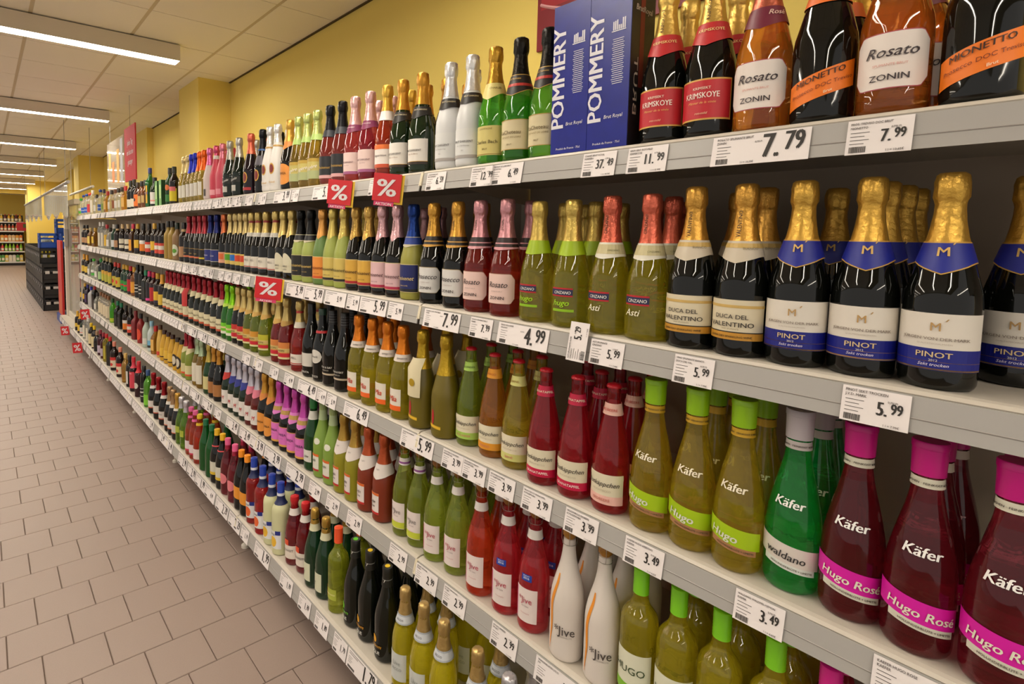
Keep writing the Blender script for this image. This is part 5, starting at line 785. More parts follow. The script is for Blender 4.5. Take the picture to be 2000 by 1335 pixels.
# ------------------------------------------------------------------ price tags on the rails
TAGS = [(1,0.217,0.074,'7.99',0,'PROS. TREVISO DOC BRUT|MIONETTO'),(1,0.372,0.145,'7.79',1,'ROSATO SPUMANTE BRUT|ZONIN'),(1,0.565,0.08,'11.99',0,'KRIM SEKT ROT-MILD|KRIMSKOYE'),(1,0.67,0.078,'37.49',0,'CHAMP. BRUT ROYAL|POMMERY'),(1,0.925,0.1,'6.49',0,'CREMANT DE LOIRE BRUT|LACHETEAU'),(1,1.007,0.084,'12.99',0,'CHAMPAGNER BRUT|CHARLES BACH'),(1,1.191,0.082,'6.59',0,'CHARDONNAY ICE|BRUT DARGENT'),(1,1.504,0.054,'2.99',0,''),(1,1.85,0.15,'5.99',1,''),(1,2.08,0.066,'3.79',0,''),(1,2.204,0.163,'3.99',1,''),(1,2.415,0.082,'3.99',0,''),(1,2.575,0.09,'3.79',0,''),(1,2.731,0.127,'5.75',1,''),(1,2.87,0.137,'5.75',1,''),(1,3.026,0.158,'5.75',1,''),(2,0.198,0.078,'5.99',0,'PINOT SEKT TROCKEN|J.V.D. MARK'),(2,0.457,0.071,'5.99',0,'VINO SPUMANTE BIANCO|DUCA DEL VAL.'),(2,0.634,0.077,'5.99',0,'ASTI SPUMANTE|CINZANO'),(2,0.702,0.052,'5.29',2,'ASTI SPUMANTE ROSE|CINZANO'),(2,0.861,0.156,'4.99',1,'HUGO HOLUNDER|CINZANO'),(2,1.0,0.08,'7.99',0,'ROSATO SPUMANTE BRUT|ZONIN'),(2,1.157,0.154,'7.99',1,'PROSECCO DOC SPUM BRUT|ZONIN'),(2,1.375,0.076,'5.99',0,''),(2,1.503,0.158,'5.99',1,''),(2,1.627,0.078,'5.99',0,''),(2,1.751,0.149,'5.99',0,''),(2,1.918,0.152,'5.99',1,''),(2,2.081,0.166,'5.99',1,''),(2,2.439,0.108,'4.99',0,''),(2,2.619,0.087,'3.79',0,''),(2,2.751,0.094,'3.79',0,''),(2,2.878,0.1,'3.79',0,''),(2,2.985,0.082,'3.49',0,''),(2,3.188,0.154,'4.19',1,''),(2,3.323,0.097,'3.49',0,''),(2,3.484,0.146,'5.29',1,''),(2,3.641,0.146,'5.29',1,''),(3,0.134,0.086,'3.49',0,'KAEFER HUGO ROSE|KAEFER'),(3,0.328,0.075,'3.49',0,'WALDANO WALDMEI.+LEMON|KAEFER'),(3,0.534,0.081,'3.49',0,'KAEFER HUGO APERITIVO|KAEFER'),(3,0.679,0.084,'3.99',3,'FRUCHTSECCO ERDBEERE|ROTKAEPPCHEN'),(3,0.802,0.087,'3.99',3,'FRUCHTSECCO GRANATAPFEL|ROTKAEPPCHEN'),(3,0.914,0.087,'3.99',0,'FRUCHTSECCO BIRNE|ROTKAEPPCHEN'),(3,1.013,0.086,'3.99',0,'FRUCHTSECCO MANGO|ROTKAEPPCHEN'),(3,1.099,0.083,'3.99',3,'FRUCHTSECCO HOLUNDER|ROTKAEPPCHEN'),(3,1.26,0.157,'5.99',1,'SCAVI ET RAY MOMENTO|DOLCE'),(3,1.604,0.158,'6.49',1,''),(3,1.777,0.07,'5.99',0,''),(3,1.854,0.07,'4.99',0,''),(3,1.974,0.16,'4.49',1,''),(3,2.142,0.09,'4.99',0,''),(3,2.295,0.088,'2.79',0,''),(3,2.479,0.105,'2.79',0,''),(3,2.628,0.101,'2.79',0,''),(3,2.982,0.098,'3.79',0,''),(3,3.14,0.151,'2.99',1,''),(3,3.327,0.166,'2.99',1,''),(3,3.537,0.193,'2.99',1,''),(3,3.762,0.143,'3.99',1,''),(4,0.722,0.135,'3.49',0,'ORANGENBLUETEN LIT0,75|JIVE'),(4,0.891,0.087,'2.99',0,'JIVE SEKT HIMBEERE|MV SEKT'),(4,1.079,0.092,'2.99',0,'JIVE SEKT GRANATAPFEL|MV SEKT'),(4,1.204,0.099,'2.99',0,'JIVE SEKT HOLUNDER|MV SEKT'),(4,1.346,0.091,'2.99',0,''),(4,1.609,0.096,'2.99',0,''),(4,1.763,0.093,'2.99',0,''),(4,1.906,0.095,'2.99',0,''),(4,2.084,0.171,'2.99',1,''),(4,2.315,0.175,'3.99',1,''),(4,2.5,0.171,'3.99',1,''),(4,2.654,0.138,'3.49',1,''),(4,2.837,0.168,'3.49',1,''),(4,3.063,0.103,'2.79',0,''),(4,3.248,0.179,'2.49',1,''),(4,3.488,0.201,'3.09',1,''),(4,3.691,0.139,'2.99',0,''),(5,1.394,0.169,'1.79',1,''),(5,1.527,0.085,'1.79',0,''),(5,1.656,0.094,'1.89',0,''),(5,1.789,0.092,'1.89',0,''),(5,1.947,0.108,'1.89',0,''),(5,2.191,0.156,'1.99',1,''),(5,2.39,0.088,'1.79',0,''),(5,2.523,0.15,'2.29',1,''),(5,2.7,0.174,'2.29',1,''),(5,2.891,0.16,'4.49',0,''),(5,3.053,0.165,'1.99',1,''),(5,3.22,0.149,'2.99',1,''),(5,3.402,0.174,'2.99',1,''),(5,3.724,0.189,'2.49',1,''),(5,3.9,0.163,'2.49',1,''),(5,4.235,0.218,'2.49',1,''),(1,3.155,0.058,'3.49',0,''),(1,3.221,0.058,'10.79',0,''),(1,3.287,0.058,'8.09',0,''),(1,3.353,0.058,'6.39',0,''),(1,3.419,0.058,'4.69',0,''),(1,3.527,0.058,'11.99',0,''),(1,3.593,0.058,'9.29',0,''),(1,3.659,0.058,'7.59',0,''),(1,3.725,0.058,'5.89',0,''),(1,3.791,0.058,'3.19',0,''),(1,3.857,0.058,'10.49',0,''),(1,3.923,0.058,'8.79',0,''),(1,4.031,0.058,'6.09',0,''),(1,4.097,0.058,'4.39',0,''),(1,4.163,0.058,'11.69',0,''),(1,4.229,0.058,'9.99',0,''),(1,4.295,0.058,'7.29',0,''),(1,4.361,0.058,'5.59',0,''),(1,4.427,0.058,'3.89',0,''),(1,4.535,0.058,'10.19',0,''),(1,4.601,0.058,'8.49',0,''),(1,4.667,0.058,'6.79',0,''),(1,4.733,0.058,'4.09',0,''),(1,4.799,0.058,'11.39',0,''),(1,4.865,0.058,'9.69',0,''),(1,4.931,0.058,'7.99',0,''),(1,5.039,0.058,'5.29',0,''),(1,5.105,0.058,'3.59',0,''),(1,5.171,0.058,'10.89',0,''),(1,5.237,0.058,'8.19',0,''),(1,5.303,0.058,'6.49',0,''),(1,5.369,0.058,'4.79',0,''),(1,5.435,0.058,'11.09',0,''),(1,5.543,0.058,'9.39',0,''),(1,5.609,0.058,'7.69',0,''),(1,5.675,0.058,'5.99',0,''),(1,5.741,0.058,'3.29',0,''),(1,5.807,0.058,'10.59',0,''),(1,5.873,0.058,'8.89',0,''),(1,5.939,0.058,'6.19',0,''),(1,6.047,0.058,'4.49',0,''),(1,6.113,0.058,'11.79',0,''),(1,6.179,0.058,'9.09',0,''),(1,6.245,0.058,'7.39',0,''),(1,6.311,0.058,'5.69',0,''),(1,6.377,0.058,'3.99',0,''),(1,6.443,0.058,'10.29',0,''),(1,6.551,0.058,'8.59',0,''),(1,6.617,0.058,'6.89',0,''),(1,6.683,0.058,'4.19',0,''),(1,6.749,0.058,'11.49',0,''),(1,6.815,0.058,'9.79',0,''),(1,6.881,0.058,'7.09',0,''),(1,6.947,0.058,'5.39',0,''),(1,7.055,0.058,'3.69',0,''),(1,7.121,0.058,'10.99',0,''),(1,7.187,0.058,'8.29',0,''),(1,7.253,0.058,'6.59',0,''),(1,7.319,0.058,'4.89',0,''),(1,7.385,0.058,'11.19',0,''),(1,7.451,0.058,'9.49',0,''),(1,7.559,0.058,'7.79',0,''),(1,7.625,0.058,'5.09',0,''),(1,7.691,0.058,'3.39',0,''),(1,7.757,0.058,'10.69',0,''),(1,7.823,0.058,'8.99',0,''),(1,7.889,0.058,'6.29',0,''),(1,7.955,0.058,'4.59',0,''),(1,8.063,0.058,'11.89',0,''),(1,8.129,0.058,'9.19',0,''),(1,8.195,0.058,'7.49',0,''),(1,8.261,0.058,'5.79',0,''),(1,8.327,0.058,'3.09',0,''),(1,8.393,0.058,'10.39',0,''),(1,8.459,0.058,'8.69',0,''),(1,8.567,0.058,'6.99',0,''),(2,3.764,0.058,'3.49',0,''),(2,3.83,0.058,'10.79',0,''),(2,3.938,0.058,'8.09',0,''),(2,4.004,0.058,'6.39',0,''),(2,4.07,0.058,'4.69',0,''),(2,4.136,0.058,'11.99',0,''),(2,4.202,0.058,'9.29',0,''),(2,4.268,0.058,'7.59',0,''),(2,4.334,0.058,'5.89',0,''),(2,4.442,0.058,'3.19',0,''),(2,4.508,0.058,'10.49',0,''),(2,4.574,0.058,'8.79',0,''),(2,4.64,0.058,'6.09',0,''),(2,4.706,0.058,'4.39',0,''),(2,4.772,0.058,'11.69',0,''),(2,4.838,0.058,'9.99',0,''),(2,4.946,0.058,'7.29',0,''),(2,5.012,0.058,'5.59',0,''),(2,5.078,0.058,'3.89',0,''),(2,5.144,0.058,'10.19',0,''),(2,5.21,0.058,'8.49',0,''),(2,5.276,0.058,'6.79',0,''),(2,5.342,0.058,'4.09',0,''),(2,5.45,0.058,'11.39',0,''),(2,5.516,0.058,'9.69',0,''),(2,5.582,0.058,'7.99',0,''),(2,5.648,0.058,'5.29',0,''),(2,5.714,0.058,'3.59',0,''),(2,5.78,0.058,'10.89',0,''),(2,5.846,0.058,'8.19',0,''),(2,5.954,0.058,'6.49',0,''),(2,6.02,0.058,'4.79',0,''),(2,6.086,0.058,'11.09',0,''),(2,6.152,0.058,'9.39',0,''),(2,6.218,0.058,'7.69',0,''),(2,6.284,0.058,'5.99',0,''),(2,6.35,0.058,'3.29',0,''),(2,6.458,0.058,'10.59',0,''),(2,6.524,0.058,'8.89',0,''),(2,6.59,0.058,'6.19',0,''),(2,6.656,0.058,'4.49',0,''),(2,6.722,0.058,'11.79',0,''),(2,6.788,0.058,'9.09',0,''),(2,6.854,0.058,'7.39',0,''),(2,6.962,0.058,'5.69',0,''),(2,7.028,0.058,'3.99',0,''),(2,7.094,0.058,'10.29',0,''),(2,7.16,0.058,'8.59',0,''),(2,7.226,0.058,'6.89',0,''),(2,7.292,0.058,'4.19',0,''),(2,7.358,0.058,'11.49',0,''),(2,7.466,0.058,'9.79',0,''),(2,7.532,0.058,'7.09',0,''),(2,7.598,0.058,'5.39',0,''),(2,7.664,0.058,'3.69',0,''),(2,7.73,0.058,'10.99',0,''),(2,7.796,0.058,'8.29',0,''),(2,7.862,0.058,'6.59',0,''),(2,7.97,0.058,'4.89',0,''),(2,8.036,0.058,'11.19',0,''),(2,8.102,0.058,'9.49',0,''),(2,8.168,0.058,'7.79',0,''),(2,8.234,0.058,'5.09',0,''),(2,8.3,0.058,'3.39',0,''),(2,8.366,0.058,'10.69',0,''),(2,8.474,0.058,'8.99',0,''),(2,8.54,0.058,'6.29',0,''),(3,3.883,0.058,'3.49',0,''),(3,3.949,0.058,'10.79',0,''),(3,4.015,0.058,'8.09',0,''),(3,4.081,0.058,'6.39',0,''),(3,4.147,0.058,'4.69',0,''),(3,4.213,0.058,'11.99',0,''),(3,4.321,0.058,'9.29',0,''),(3,4.387,0.058,'7.59',0,''),(3,4.453,0.058,'5.89',0,''),(3,4.519,0.058,'3.19',0,''),(3,4.585,0.058,'10.49',0,''),(3,4.651,0.058,'8.79',0,''),(3,4.717,0.058,'6.09',0,''),(3,4.825,0.058,'4.39',0,''),(3,4.891,0.058,'11.69',0,''),(3,4.957,0.058,'9.99',0,''),(3,5.023,0.058,'7.29',0,''),(3,5.089,0.058,'5.59',0,''),(3,5.155,0.058,'3.89',0,''),(3,5.221,0.058,'10.19',0,''),(3,5.329,0.058,'8.49',0,''),(3,5.395,0.058,'6.79',0,''),(3,5.461,0.058,'4.09',0,''),(3,5.527,0.058,'11.39',0,''),(3,5.593,0.058,'9.69',0,''),(3,5.659,0.058,'7.99',0,''),(3,5.725,0.058,'5.29',0,''),(3,5.833,0.058,'3.59',0,''),(3,5.899,0.058,'10.89',0,''),(3,5.965,0.058,'8.19',0,''),(3,6.031,0.058,'6.49',0,''),(3,6.097,0.058,'4.79',0,''),(3,6.163,0.058,'11.09',0,''),(3,6.229,0.058,'9.39',0,''),(3,6.337,0.058,'7.69',0,''),(3,6.403,0.058,'5.99',0,''),(3,6.469,0.058,'3.29',0,''),(3,6.535,0.058,'10.59',0,''),(3,6.601,0.058,'8.89',0,''),(3,6.667,0.058,'6.19',0,''),(3,6.733,0.058,'4.49',0,''),(3,6.841,0.058,'11.79',0,''),(3,6.907,0.058,'9.09',0,''),(3,6.973,0.058,'7.39',0,''),(3,7.039,0.058,'5.69',0,''),(3,7.105,0.058,'3.99',0,''),(3,7.171,0.058,'10.29',0,''),(3,7.237,0.058,'8.59',0,''),(3,7.345,0.058,'6.89',0,''),(3,7.411,0.058,'4.19',0,''),(3,7.477,0.058,'11.49',0,''),(3,7.543,0.058,'9.79',0,''),(3,7.609,0.058,'7.09',0,''),(3,7.675,0.058,'5.39',0,''),(3,7.741,0.058,'3.69',0,''),(3,7.849,0.058,'10.99',0,''),(3,7.915,0.058,'8.29',0,''),(3,7.981,0.058,'6.59',0,''),(3,8.047,0.058,'4.89',0,''),(3,8.113,0.058,'11.19',0,''),(3,8.179,0.058,'9.49',0,''),(3,8.245,0.058,'7.79',0,''),(3,8.353,0.058,'5.09',0,''),(3,8.419,0.058,'3.39',0,''),(3,8.485,0.058,'10.69',0,''),(3,8.551,0.058,'8.99',0,''),(4,3.81,0.058,'3.49',0,''),(4,3.876,0.058,'10.79',0,''),(4,3.942,0.058,'8.09',0,''),(4,4.05,0.058,'6.39',0,''),(4,4.116,0.058,'4.69',0,''),(4,4.182,0.058,'11.99',0,''),(4,4.248,0.058,'9.29',0,''),(4,4.314,0.058,'7.59',0,''),(4,4.38,0.058,'5.89',0,''),(4,4.446,0.058,'3.19',0,''),(4,4.554,0.058,'10.49',0,''),(4,4.62,0.058,'8.79',0,''),(4,4.686,0.058,'6.09',0,''),(4,4.752,0.058,'4.39',0,''),(4,4.818,0.058,'11.69',0,''),(4,4.884,0.058,'9.99',0,''),(4,4.95,0.058,'7.29',0,''),(4,5.058,0.058,'5.59',0,''),(4,5.124,0.058,'3.89',0,''),(4,5.19,0.058,'10.19',0,''),(4,5.256,0.058,'8.49',0,''),(4,5.322,0.058,'6.79',0,''),(4,5.388,0.058,'4.09',0,''),(4,5.454,0.058,'11.39',0,''),(4,5.562,0.058,'9.69',0,''),(4,5.628,0.058,'7.99',0,''),(4,5.694,0.058,'5.29',0,''),(4,5.76,0.058,'3.59',0,''),(4,5.826,0.058,'10.89',0,''),(4,5.892,0.058,'8.19',0,''),(4,5.958,0.058,'6.49',0,''),(4,6.066,0.058,'4.79',0,''),(4,6.132,0.058,'11.09',0,''),(4,6.198,0.058,'9.39',0,''),(4,6.264,0.058,'7.69',0,''),(4,6.33,0.058,'5.99',0,''),(4,6.396,0.058,'3.29',0,''),(4,6.462,0.058,'10.59',0,''),(4,6.57,0.058,'8.89',0,''),(4,6.636,0.058,'6.19',0,''),(4,6.702,0.058,'4.49',0,''),(4,6.768,0.058,'11.79',0,''),(4,6.834,0.058,'9.09',0,''),(4,6.9,0.058,'7.39',0,''),(4,6.966,0.058,'5.69',0,''),(4,7.074,0.058,'3.99',0,''),(4,7.14,0.058,'10.29',0,''),(4,7.206,0.058,'8.59',0,''),(4,7.272,0.058,'6.89',0,''),(4,7.338,0.058,'4.19',0,''),(4,7.404,0.058,'11.49',0,''),(4,7.47,0.058,'9.79',0,''),(4,7.578,0.058,'7.09',0,''),(4,7.644,0.058,'5.39',0,''),(4,7.71,0.058,'3.69',0,''),(4,7.776,0.058,'10.99',0,''),(4,7.842,0.058,'8.29',0,''),(4,7.908,0.058,'6.59',0,''),(4,7.974,0.058,'4.89',0,''),(4,8.082,0.058,'11.19',0,''),(4,8.148,0.058,'9.49',0,''),(4,8.214,0.058,'7.79',0,''),(4,8.28,0.058,'5.09',0,''),(4,8.346,0.058,'3.39',0,''),(4,8.412,0.058,'10.69',0,''),(4,8.478,0.058,'8.99',0,''),(4,8.586,0.058,'6.29',0,''),(5,4.394,0.058,'3.49',0,''),(5,4.46,0.058,'10.79',0,''),(5,4.526,0.058,'8.09',0,''),(5,4.592,0.058,'6.39',0,''),(5,4.658,0.058,'4.69',0,''),(5,4.724,0.058,'11.99',0,''),(5,4.79,0.058,'9.29',0,''),(5,4.898,0.058,'7.59',0,''),(5,4.964,0.058,'5.89',0,''),(5,5.03,0.058,'3.19',0,''),(5,5.096,0.058,'10.49',0,''),(5,5.162,0.058,'8.79',0,''),(5,5.228,0.058,'6.09',0,''),(5,5.294,0.058,'4.39',0,''),(5,5.402,0.058,'11.69',0,''),(5,5.468,0.058,'9.99',0,''),(5,5.534,0.058,'7.29',0,''),(5,5.6,0.058,'5.59',0,''),(5,5.666,0.058,'3.89',0,''),(5,5.732,0.058,'10.19',0,''),(5,5.798,0.058,'8.49',0,''),(5,5.906,0.058,'6.79',0,''),(5,5.972,0.058,'4.09',0,''),(5,6.038,0.058,'11.39',0,''),(5,6.104,0.058,'9.69',0,''),(5,6.17,0.058,'7.99',0,''),(5,6.236,0.058,'5.29',0,''),(5,6.302,0.058,'3.59',0,''),(5,6.41,0.058,'10.89',0,''),(5,6.476,0.058,'8.19',0,''),(5,6.542,0.058,'6.49',0,''),(5,6.608,0.058,'4.79',0,''),(5,6.674,0.058,'11.09',0,''),(5,6.74,0.058,'9.39',0,''),(5,6.806,0.058,'7.69',0,''),(5,6.914,0.058,'5.99',0,''),(5,6.98,0.058,'3.29',0,''),(5,7.046,0.058,'10.59',0,''),(5,7.112,0.058,'8.89',0,''),(5,7.178,0.058,'6.19',0,''),(5,7.244,0.058,'4.49',0,''),(5,7.31,0.058,'11.79',0,''),(5,7.418,0.058,'9.09',0,''),(5,7.484,0.058,'7.39',0,''),(5,7.55,0.058,'5.69',0,''),(5,7.616,0.058,'3.99',0,''),(5,7.682,0.058,'10.29',0,''),(5,7.748,0.058,'8.59',0,''),(5,7.814,0.058,'6.89',0,''),(5,7.922,0.058,'4.19',0,''),(5,7.988,0.058,'11.49',0,''),(5,8.054,0.058,'9.79',0,''),(5,8.12,0.058,'7.09',0,''),(5,8.186,0.058,'5.39',0,''),(5,8.252,0.058,'3.69',0,''),(5,8.318,0.058,'10.99',0,''),(5,8.426,0.058,'8.29',0,''),(5,8.492,0.058,'6.59',0,''),(5,8.558,0.058,'4.89',0,''),(5,8.624,0.058,'11.19',0,''),(5,8.69,0.058,'9.49',0,''),(5,8.756,0.058,'7.79',0,''),(5,8.822,0.058,'5.09',0,''),(5,8.93,0.058,'3.39',0,''),(5,8.996,0.058,'10.69',0,''),(5,9.062,0.058,'8.99',0,''),(5,9.128,0.058,'6.29',0,''),(5,9.194,0.058,'4.59',0,''),(5,9.26,0.058,'11.89',0,''),(5,9.326,0.058,'9.19',0,''),(5,9.434,0.058,'7.49',0,''),(5,9.5,0.058,'5.79',0,''),(5,9.566,0.058,'3.09',0,''),(5,9.632,0.058,'10.39',0,''),(5,9.698,0.058,'8.69',0,''),(5,9.764,0.058,'6.99',0,''),(5,9.83,0.058,'4.29',0,''),(5,9.938,0.058,'11.59',0,''),(5,10.004,0.058,'9.89',0,''),(5,10.07,0.058,'7.19',0,'')]
tagp = paint('#e4dddb', .5); 
def frame(x, y, z, h, p):
    th = math.atan2(p, h); c, s_ = math.cos(th), math.sin(th)
    M = Matrix(((0, s_, -c, x), (-1, 0, 0, y), (0, c, s_, z), (0, 0, 0, 1))); return M
PRC = {}
def price_text(mb, pr, x, y, hgt, z):
    a, b_ = pr.split('.')
    flat_text(mb, a+'.', hgt*1.38, x-hgt*.42-(len(a)-1)*hgt*.2, y, z, .035, .62)
    flat_text(mb, b_, hgt*1.08, x+hgt*.38+(len(a)-1)*hgt*.12, y+hgt*.22, z, .035, .62)
def tag_local(w, h, pr, big, tx, lod):
    key = (round(w, 3), pr, big, tx, lod, round(h, 3))
    if key in PRC: return PRC[key]
    paper = MB().box((-w/2, -h/2, 0), (w/2, h/2, .0012)).mesh('price_tag', tagp)
    ink = MB(); small = MB(); bar = MB(); z = .0017
    if big == 2: pass
    if big == 1:
        price_text(ink, pr, w*.25 if w > .1 else w*.2, -h*.32, min(h*.8, w*.37), z)
    else: price_text(ink, pr, w*.22 if lod < 2 else w*.12, -h*.18, min(h*.42, w*.26), z)
    if lod == 0 and tx:
        ls = tx.split('|'); sz = min(.0056, w*.9/max(1, len(ls[0]))*1.55)
        for i, t in enumerate(ls):
            v, f = text2d(t, sz, .012, .85, 0); ww = max(v[:, 0])
            small.add([(xx+ww-w*.45, yy+h*.5-.0075-i*.0062, z+dd) for xx, yy, dd in v], f)
        v, f = text2d('0,75l Fl', .0042, .008, .9); small.add([(xx+w*.25*(0 if big == 1 else 1), yy+h*.5-.016, z+dd) for xx, yy, dd in v], f)
        v, f = text2d('1 l = %.2f€' % (float(pr)/.75), .0046, .008, .9); small.add([(xx+(w*.26 if big != 1 else -w*.1), yy-h*.46, z+dd) for xx, yy, dd in v], f)
        rr_ = random.Random(len(tx)); xx = -w*.44
        while xx < -w*.44+.019: d = rr_.choice((.0004, .0006, .001)); bar.box((xx, -h*.45, z-.0003), (xx+d, -h*.45+.009, z)); xx += d+rr_.choice((.0004, .0007))
    else:
        for i in range(2): small.box((-w*.44, h*.5-.0065-i*.0055, z-.0003), (-w*.44+w*(.5-.2*i), h*.5-.0048-i*.0055, z))
        if lod < 2: bar.box((-w*.44, -h*.44, z-.0003), (-w*.2, -h*.44+.007, z))
    for i in range(4 if lod < 2 else 0): small.box((-w*.44, h*.12-i*.0055, z-.0003), (-w*.44+min(w*.3, .022)*(1-.25*(i % 2)), h*.12-i*.0055+.0009, z))
    if big == 3: 
        v, f = text2d('4.49', .0075, .01, .7); small.add([(xx+w*.28, yy+h*.14, z+dd) for xx, yy, dd in v], f); small.box((w*.2, h*.19, z-.0002), (w*.38, h*.205, z+.0001))
    ks = []
    ks.append(('price_lettering', ink.mesh('price_lettering', INK)))
    if small.v: ks.append(('small_print', small.mesh('small_print', paint('#6c6662', .6))))
    if bar.v: ks.append(('barcode', bar.mesh('barcode', paint('#55504c', .6))))
    PRC[key] = (paper, ks); return PRC[key]
order = sorted(range(len(TAGS)), key=lambda i: TAGS[i][1]); indiv = set(order[:285]); ranks = {s_: [j for j in order if TAGS[j][0] == s_] for s_ in range(1, 6)}; stuff = MB(); seen = {}
for i in order:
    s, y, wd, pr, big, tx = TAGS[i]
    l = LIPB if s == 5 else LIP; h = RAILH[s-1]; p = .0108*h/.053; z = SH[s-1]-.003-h/2
    M = frame(l-.0025-p/2, y, z, h, p)
    hh = h*.97
    if i not in indiv:
        if (i*7) % 9: 
            bx = MB().box((-wd/2, -hh/2, .003), (wd/2, hh/2, .004)); stuff.add([M @ Vector(v) for v in bx.v], bx.f)
        continue
    if big == 2: 
        M = M @ Matrix.Rotation(math.pi/2, 4, 'Z'); M = Matrix.Translation((-.003, 0, .014)) @ M; wd2, hh2 = .085, .047
    else: wd2, hh2 = wd, hh
    lod = 0 if y < 1.6 else (1 if y < 3.6 else 2)
    paper, ks = tag_local(wd2, hh2, pr, big, tx, lod)
    o = link('price_tag', paper); o.matrix_world = M
    for nm, me in ks: link(nm, me, o)
    q = ranks[s].index(i)
    lab = 'white price tag %s, %s from near end, %s rail' % ('turned on its side' if big == 2 else ('reading '+pr if y < 3.6 else 'in dense far strip'), ORD[q], shelf_words[s-1])
    tag(o, lab, 'price tag', 'price tags on the %s rail' % shelf_words[s-1])
so = link('distant_price_tags', stuff.mesh('distant_price_tags', paint('#d3ccc8', .55))); so['kind'] = 'stuff'; so['label'] = 'dense row of small white price tags at the far end'
# percent signs
red = paint('#c41c24', .45); yel = paint('#dcb42c', .45)
for i, (s, y, x, z) in enumerate([(1, 1.655, 0.99, 1.69), (1, 1.373, 0.99, 1.69), (2, 2.205, 0.99, 1.311), (4, 7.708, 0.99, 0.511), (5, 7.601, 0.885, 0.127), (5, 8.861, 0.885, 0.147)]):
    sz = .125 if i < 2 else (.2 if i == 2 else .2)
    W_ = sz*.5
    x -= .006 if i < 2 else .03
    o = empty('percent_sign', (x-.012, y, z)); 
    rot = Matrix(((0, 0, -1, x-.012), (-1, 0, 0, y), (0, 1, 0, z), (0, 0, 0, 1)))
    tw = -.45+.25
    o.matrix_world = rot @ Matrix.Rotation(.55 if i < 2 else .8, 4, 'Y') @ Matrix.Rotation(-.10 if i < 3 else .1, 4, 'Z')
    H_ = .042 if i < 3 else .062
    Wd = .046 if i < 3 else .062
    if i == 2: H_, Wd = .046, .058
    link('card', MB().box((-Wd, -H_, 0), (Wd, H_, .002)).mesh('card', red), o)
    mb = MB(); flat_text(mb, '%', H_*1.75, 0, -H_*.62, .003, .02, 1.35*Wd/H_*.9); link('lettering', mb.mesh('lettering', paint('#d8d2d2', .5)), o)
    if i < 3:
        link('yellow_backing', MB().box((-Wd+.006, -H_-.006, -.004), (Wd+.008, H_-.002, -.002)).mesh('yellow_backing', yel), o)
        mb = MB().box((-Wd+.006, -H_-.014, -.003), (Wd-.02, -H_+.0, -.0005)); link('strip', mb.mesh('strip', paint('#d83c6c', .45)), o)
        mb = MB(); flat_text(mb, 'AKTION', .012, -.007, -H_-.0125, .0003, .01, 1.2); link('strip_lettering', mb.mesh('strip_lettering', paint('#e8e0e0', .5)), o)
    tag(o, ['red square percent sign hanging from the top rail, nearer of two', 'red square percent sign hanging from the top rail, farther of two', 'red square percent sign tilted on the second rail', 'small red percent sign under the fourth rail, far end', 'small red percent sign on the bottom rail, nearer', 'small red percent sign on the bottom rail, farthest along'][[1, 0, 2, 3, 4, 5][i]], 'sign', 'percent signs on the rails')
# ------------------------------------------------------------------ things above and beyond the shelves
# wine poster on the wall
po = empty('wall_poster', (WALL-.005, .95, 2.65))
link('board', MB().box((-.01, -.75, -.29), (0, .68, .6)).mesh('board', paint('#7c1420', .5, 0, 0)), po)
mb = MB(); n = 24
for i in range(n):
    a = -1.0+i/n*1.6; b_ = -1.0+(i+1)/n*1.6
    for r_ in (0,):
        p0, p1 = (-.0115, .55*math.sin(a)+.35, .25-.42*math.cos(a)), (-.0115, .55*math.sin(b_)+.35, .25-.42*math.cos(b_))
        mb.tube(p0, p1, .007, 5)
link('glass_rim_print', mb.mesh('glass_rim_print', paint('#d8a0a4', .5)), po)
link('red_patch', MB().box((-.0108, -.2, -.12), (-.0102, .66, .1)).mesh('red_patch', paint('#a01c28', .5)), po)
tag(po, 'dark red wine poster on the yellow wall behind the top shelf bottles', 'poster')
# hanging banners
bn = empty('hanging_banner', (1.3, 6.7, 2.38))
link('board', MB().box((-.006, -.27, -.29), (.006, .29, .3)).mesh('board', paint('#c0202c', .75)), bn)
mb = MB()
for i, t in enumerate(('Jeden Tag', 'ein bisschen', 'günstiger')):
    v, f = text2d(t, .085, .01, .8, .15); mb.add([(-.0068-dd, -xx, .1-i*.105+yy) for xx, yy, dd in v], f)
link('lettering', mb.mesh('lettering', paint('#e8dcdc', .5)), bn)
link('wire', MB().tube((0, 0, .3), (0, 0, ZC-2.38), .002, 5).mesh('wire', GREY), bn)
tag(bn, 'red hanging banner with white slanted words above the far shelves', 'sign')
bn = empty('translucent_banner', (1.3, 7.6, 2.36))
link('sheet', MB().box((-.004, -.55, -.36), (.004, .5, .28)).mesh('sheet', glass('#e4dcd0', .6, .15, 1.1, .2, .4)), bn)
for yy, zz, hh, cc in ((-.2, -.05, .4, '#d89a3c'), (.1, -.1, .25, '#d8742c'), (.32, .05, .2, '#dca850'), (-.42, 0, .5, '#a8a8ac')):
    link('print', MB().box((-.0052, yy-.07, zz-hh/2), (-.0046, yy+.07, zz+hh/2)).mesh('print', paint(cc, .5)), bn)
link('wire', MB().tube((0, .3, .28), (0, .3, ZC-2.36), .002, 5).mesh('wire', GREY), bn)
tag(bn, 'pale translucent hanging panel with orange prints beside the red banner', 'sign')
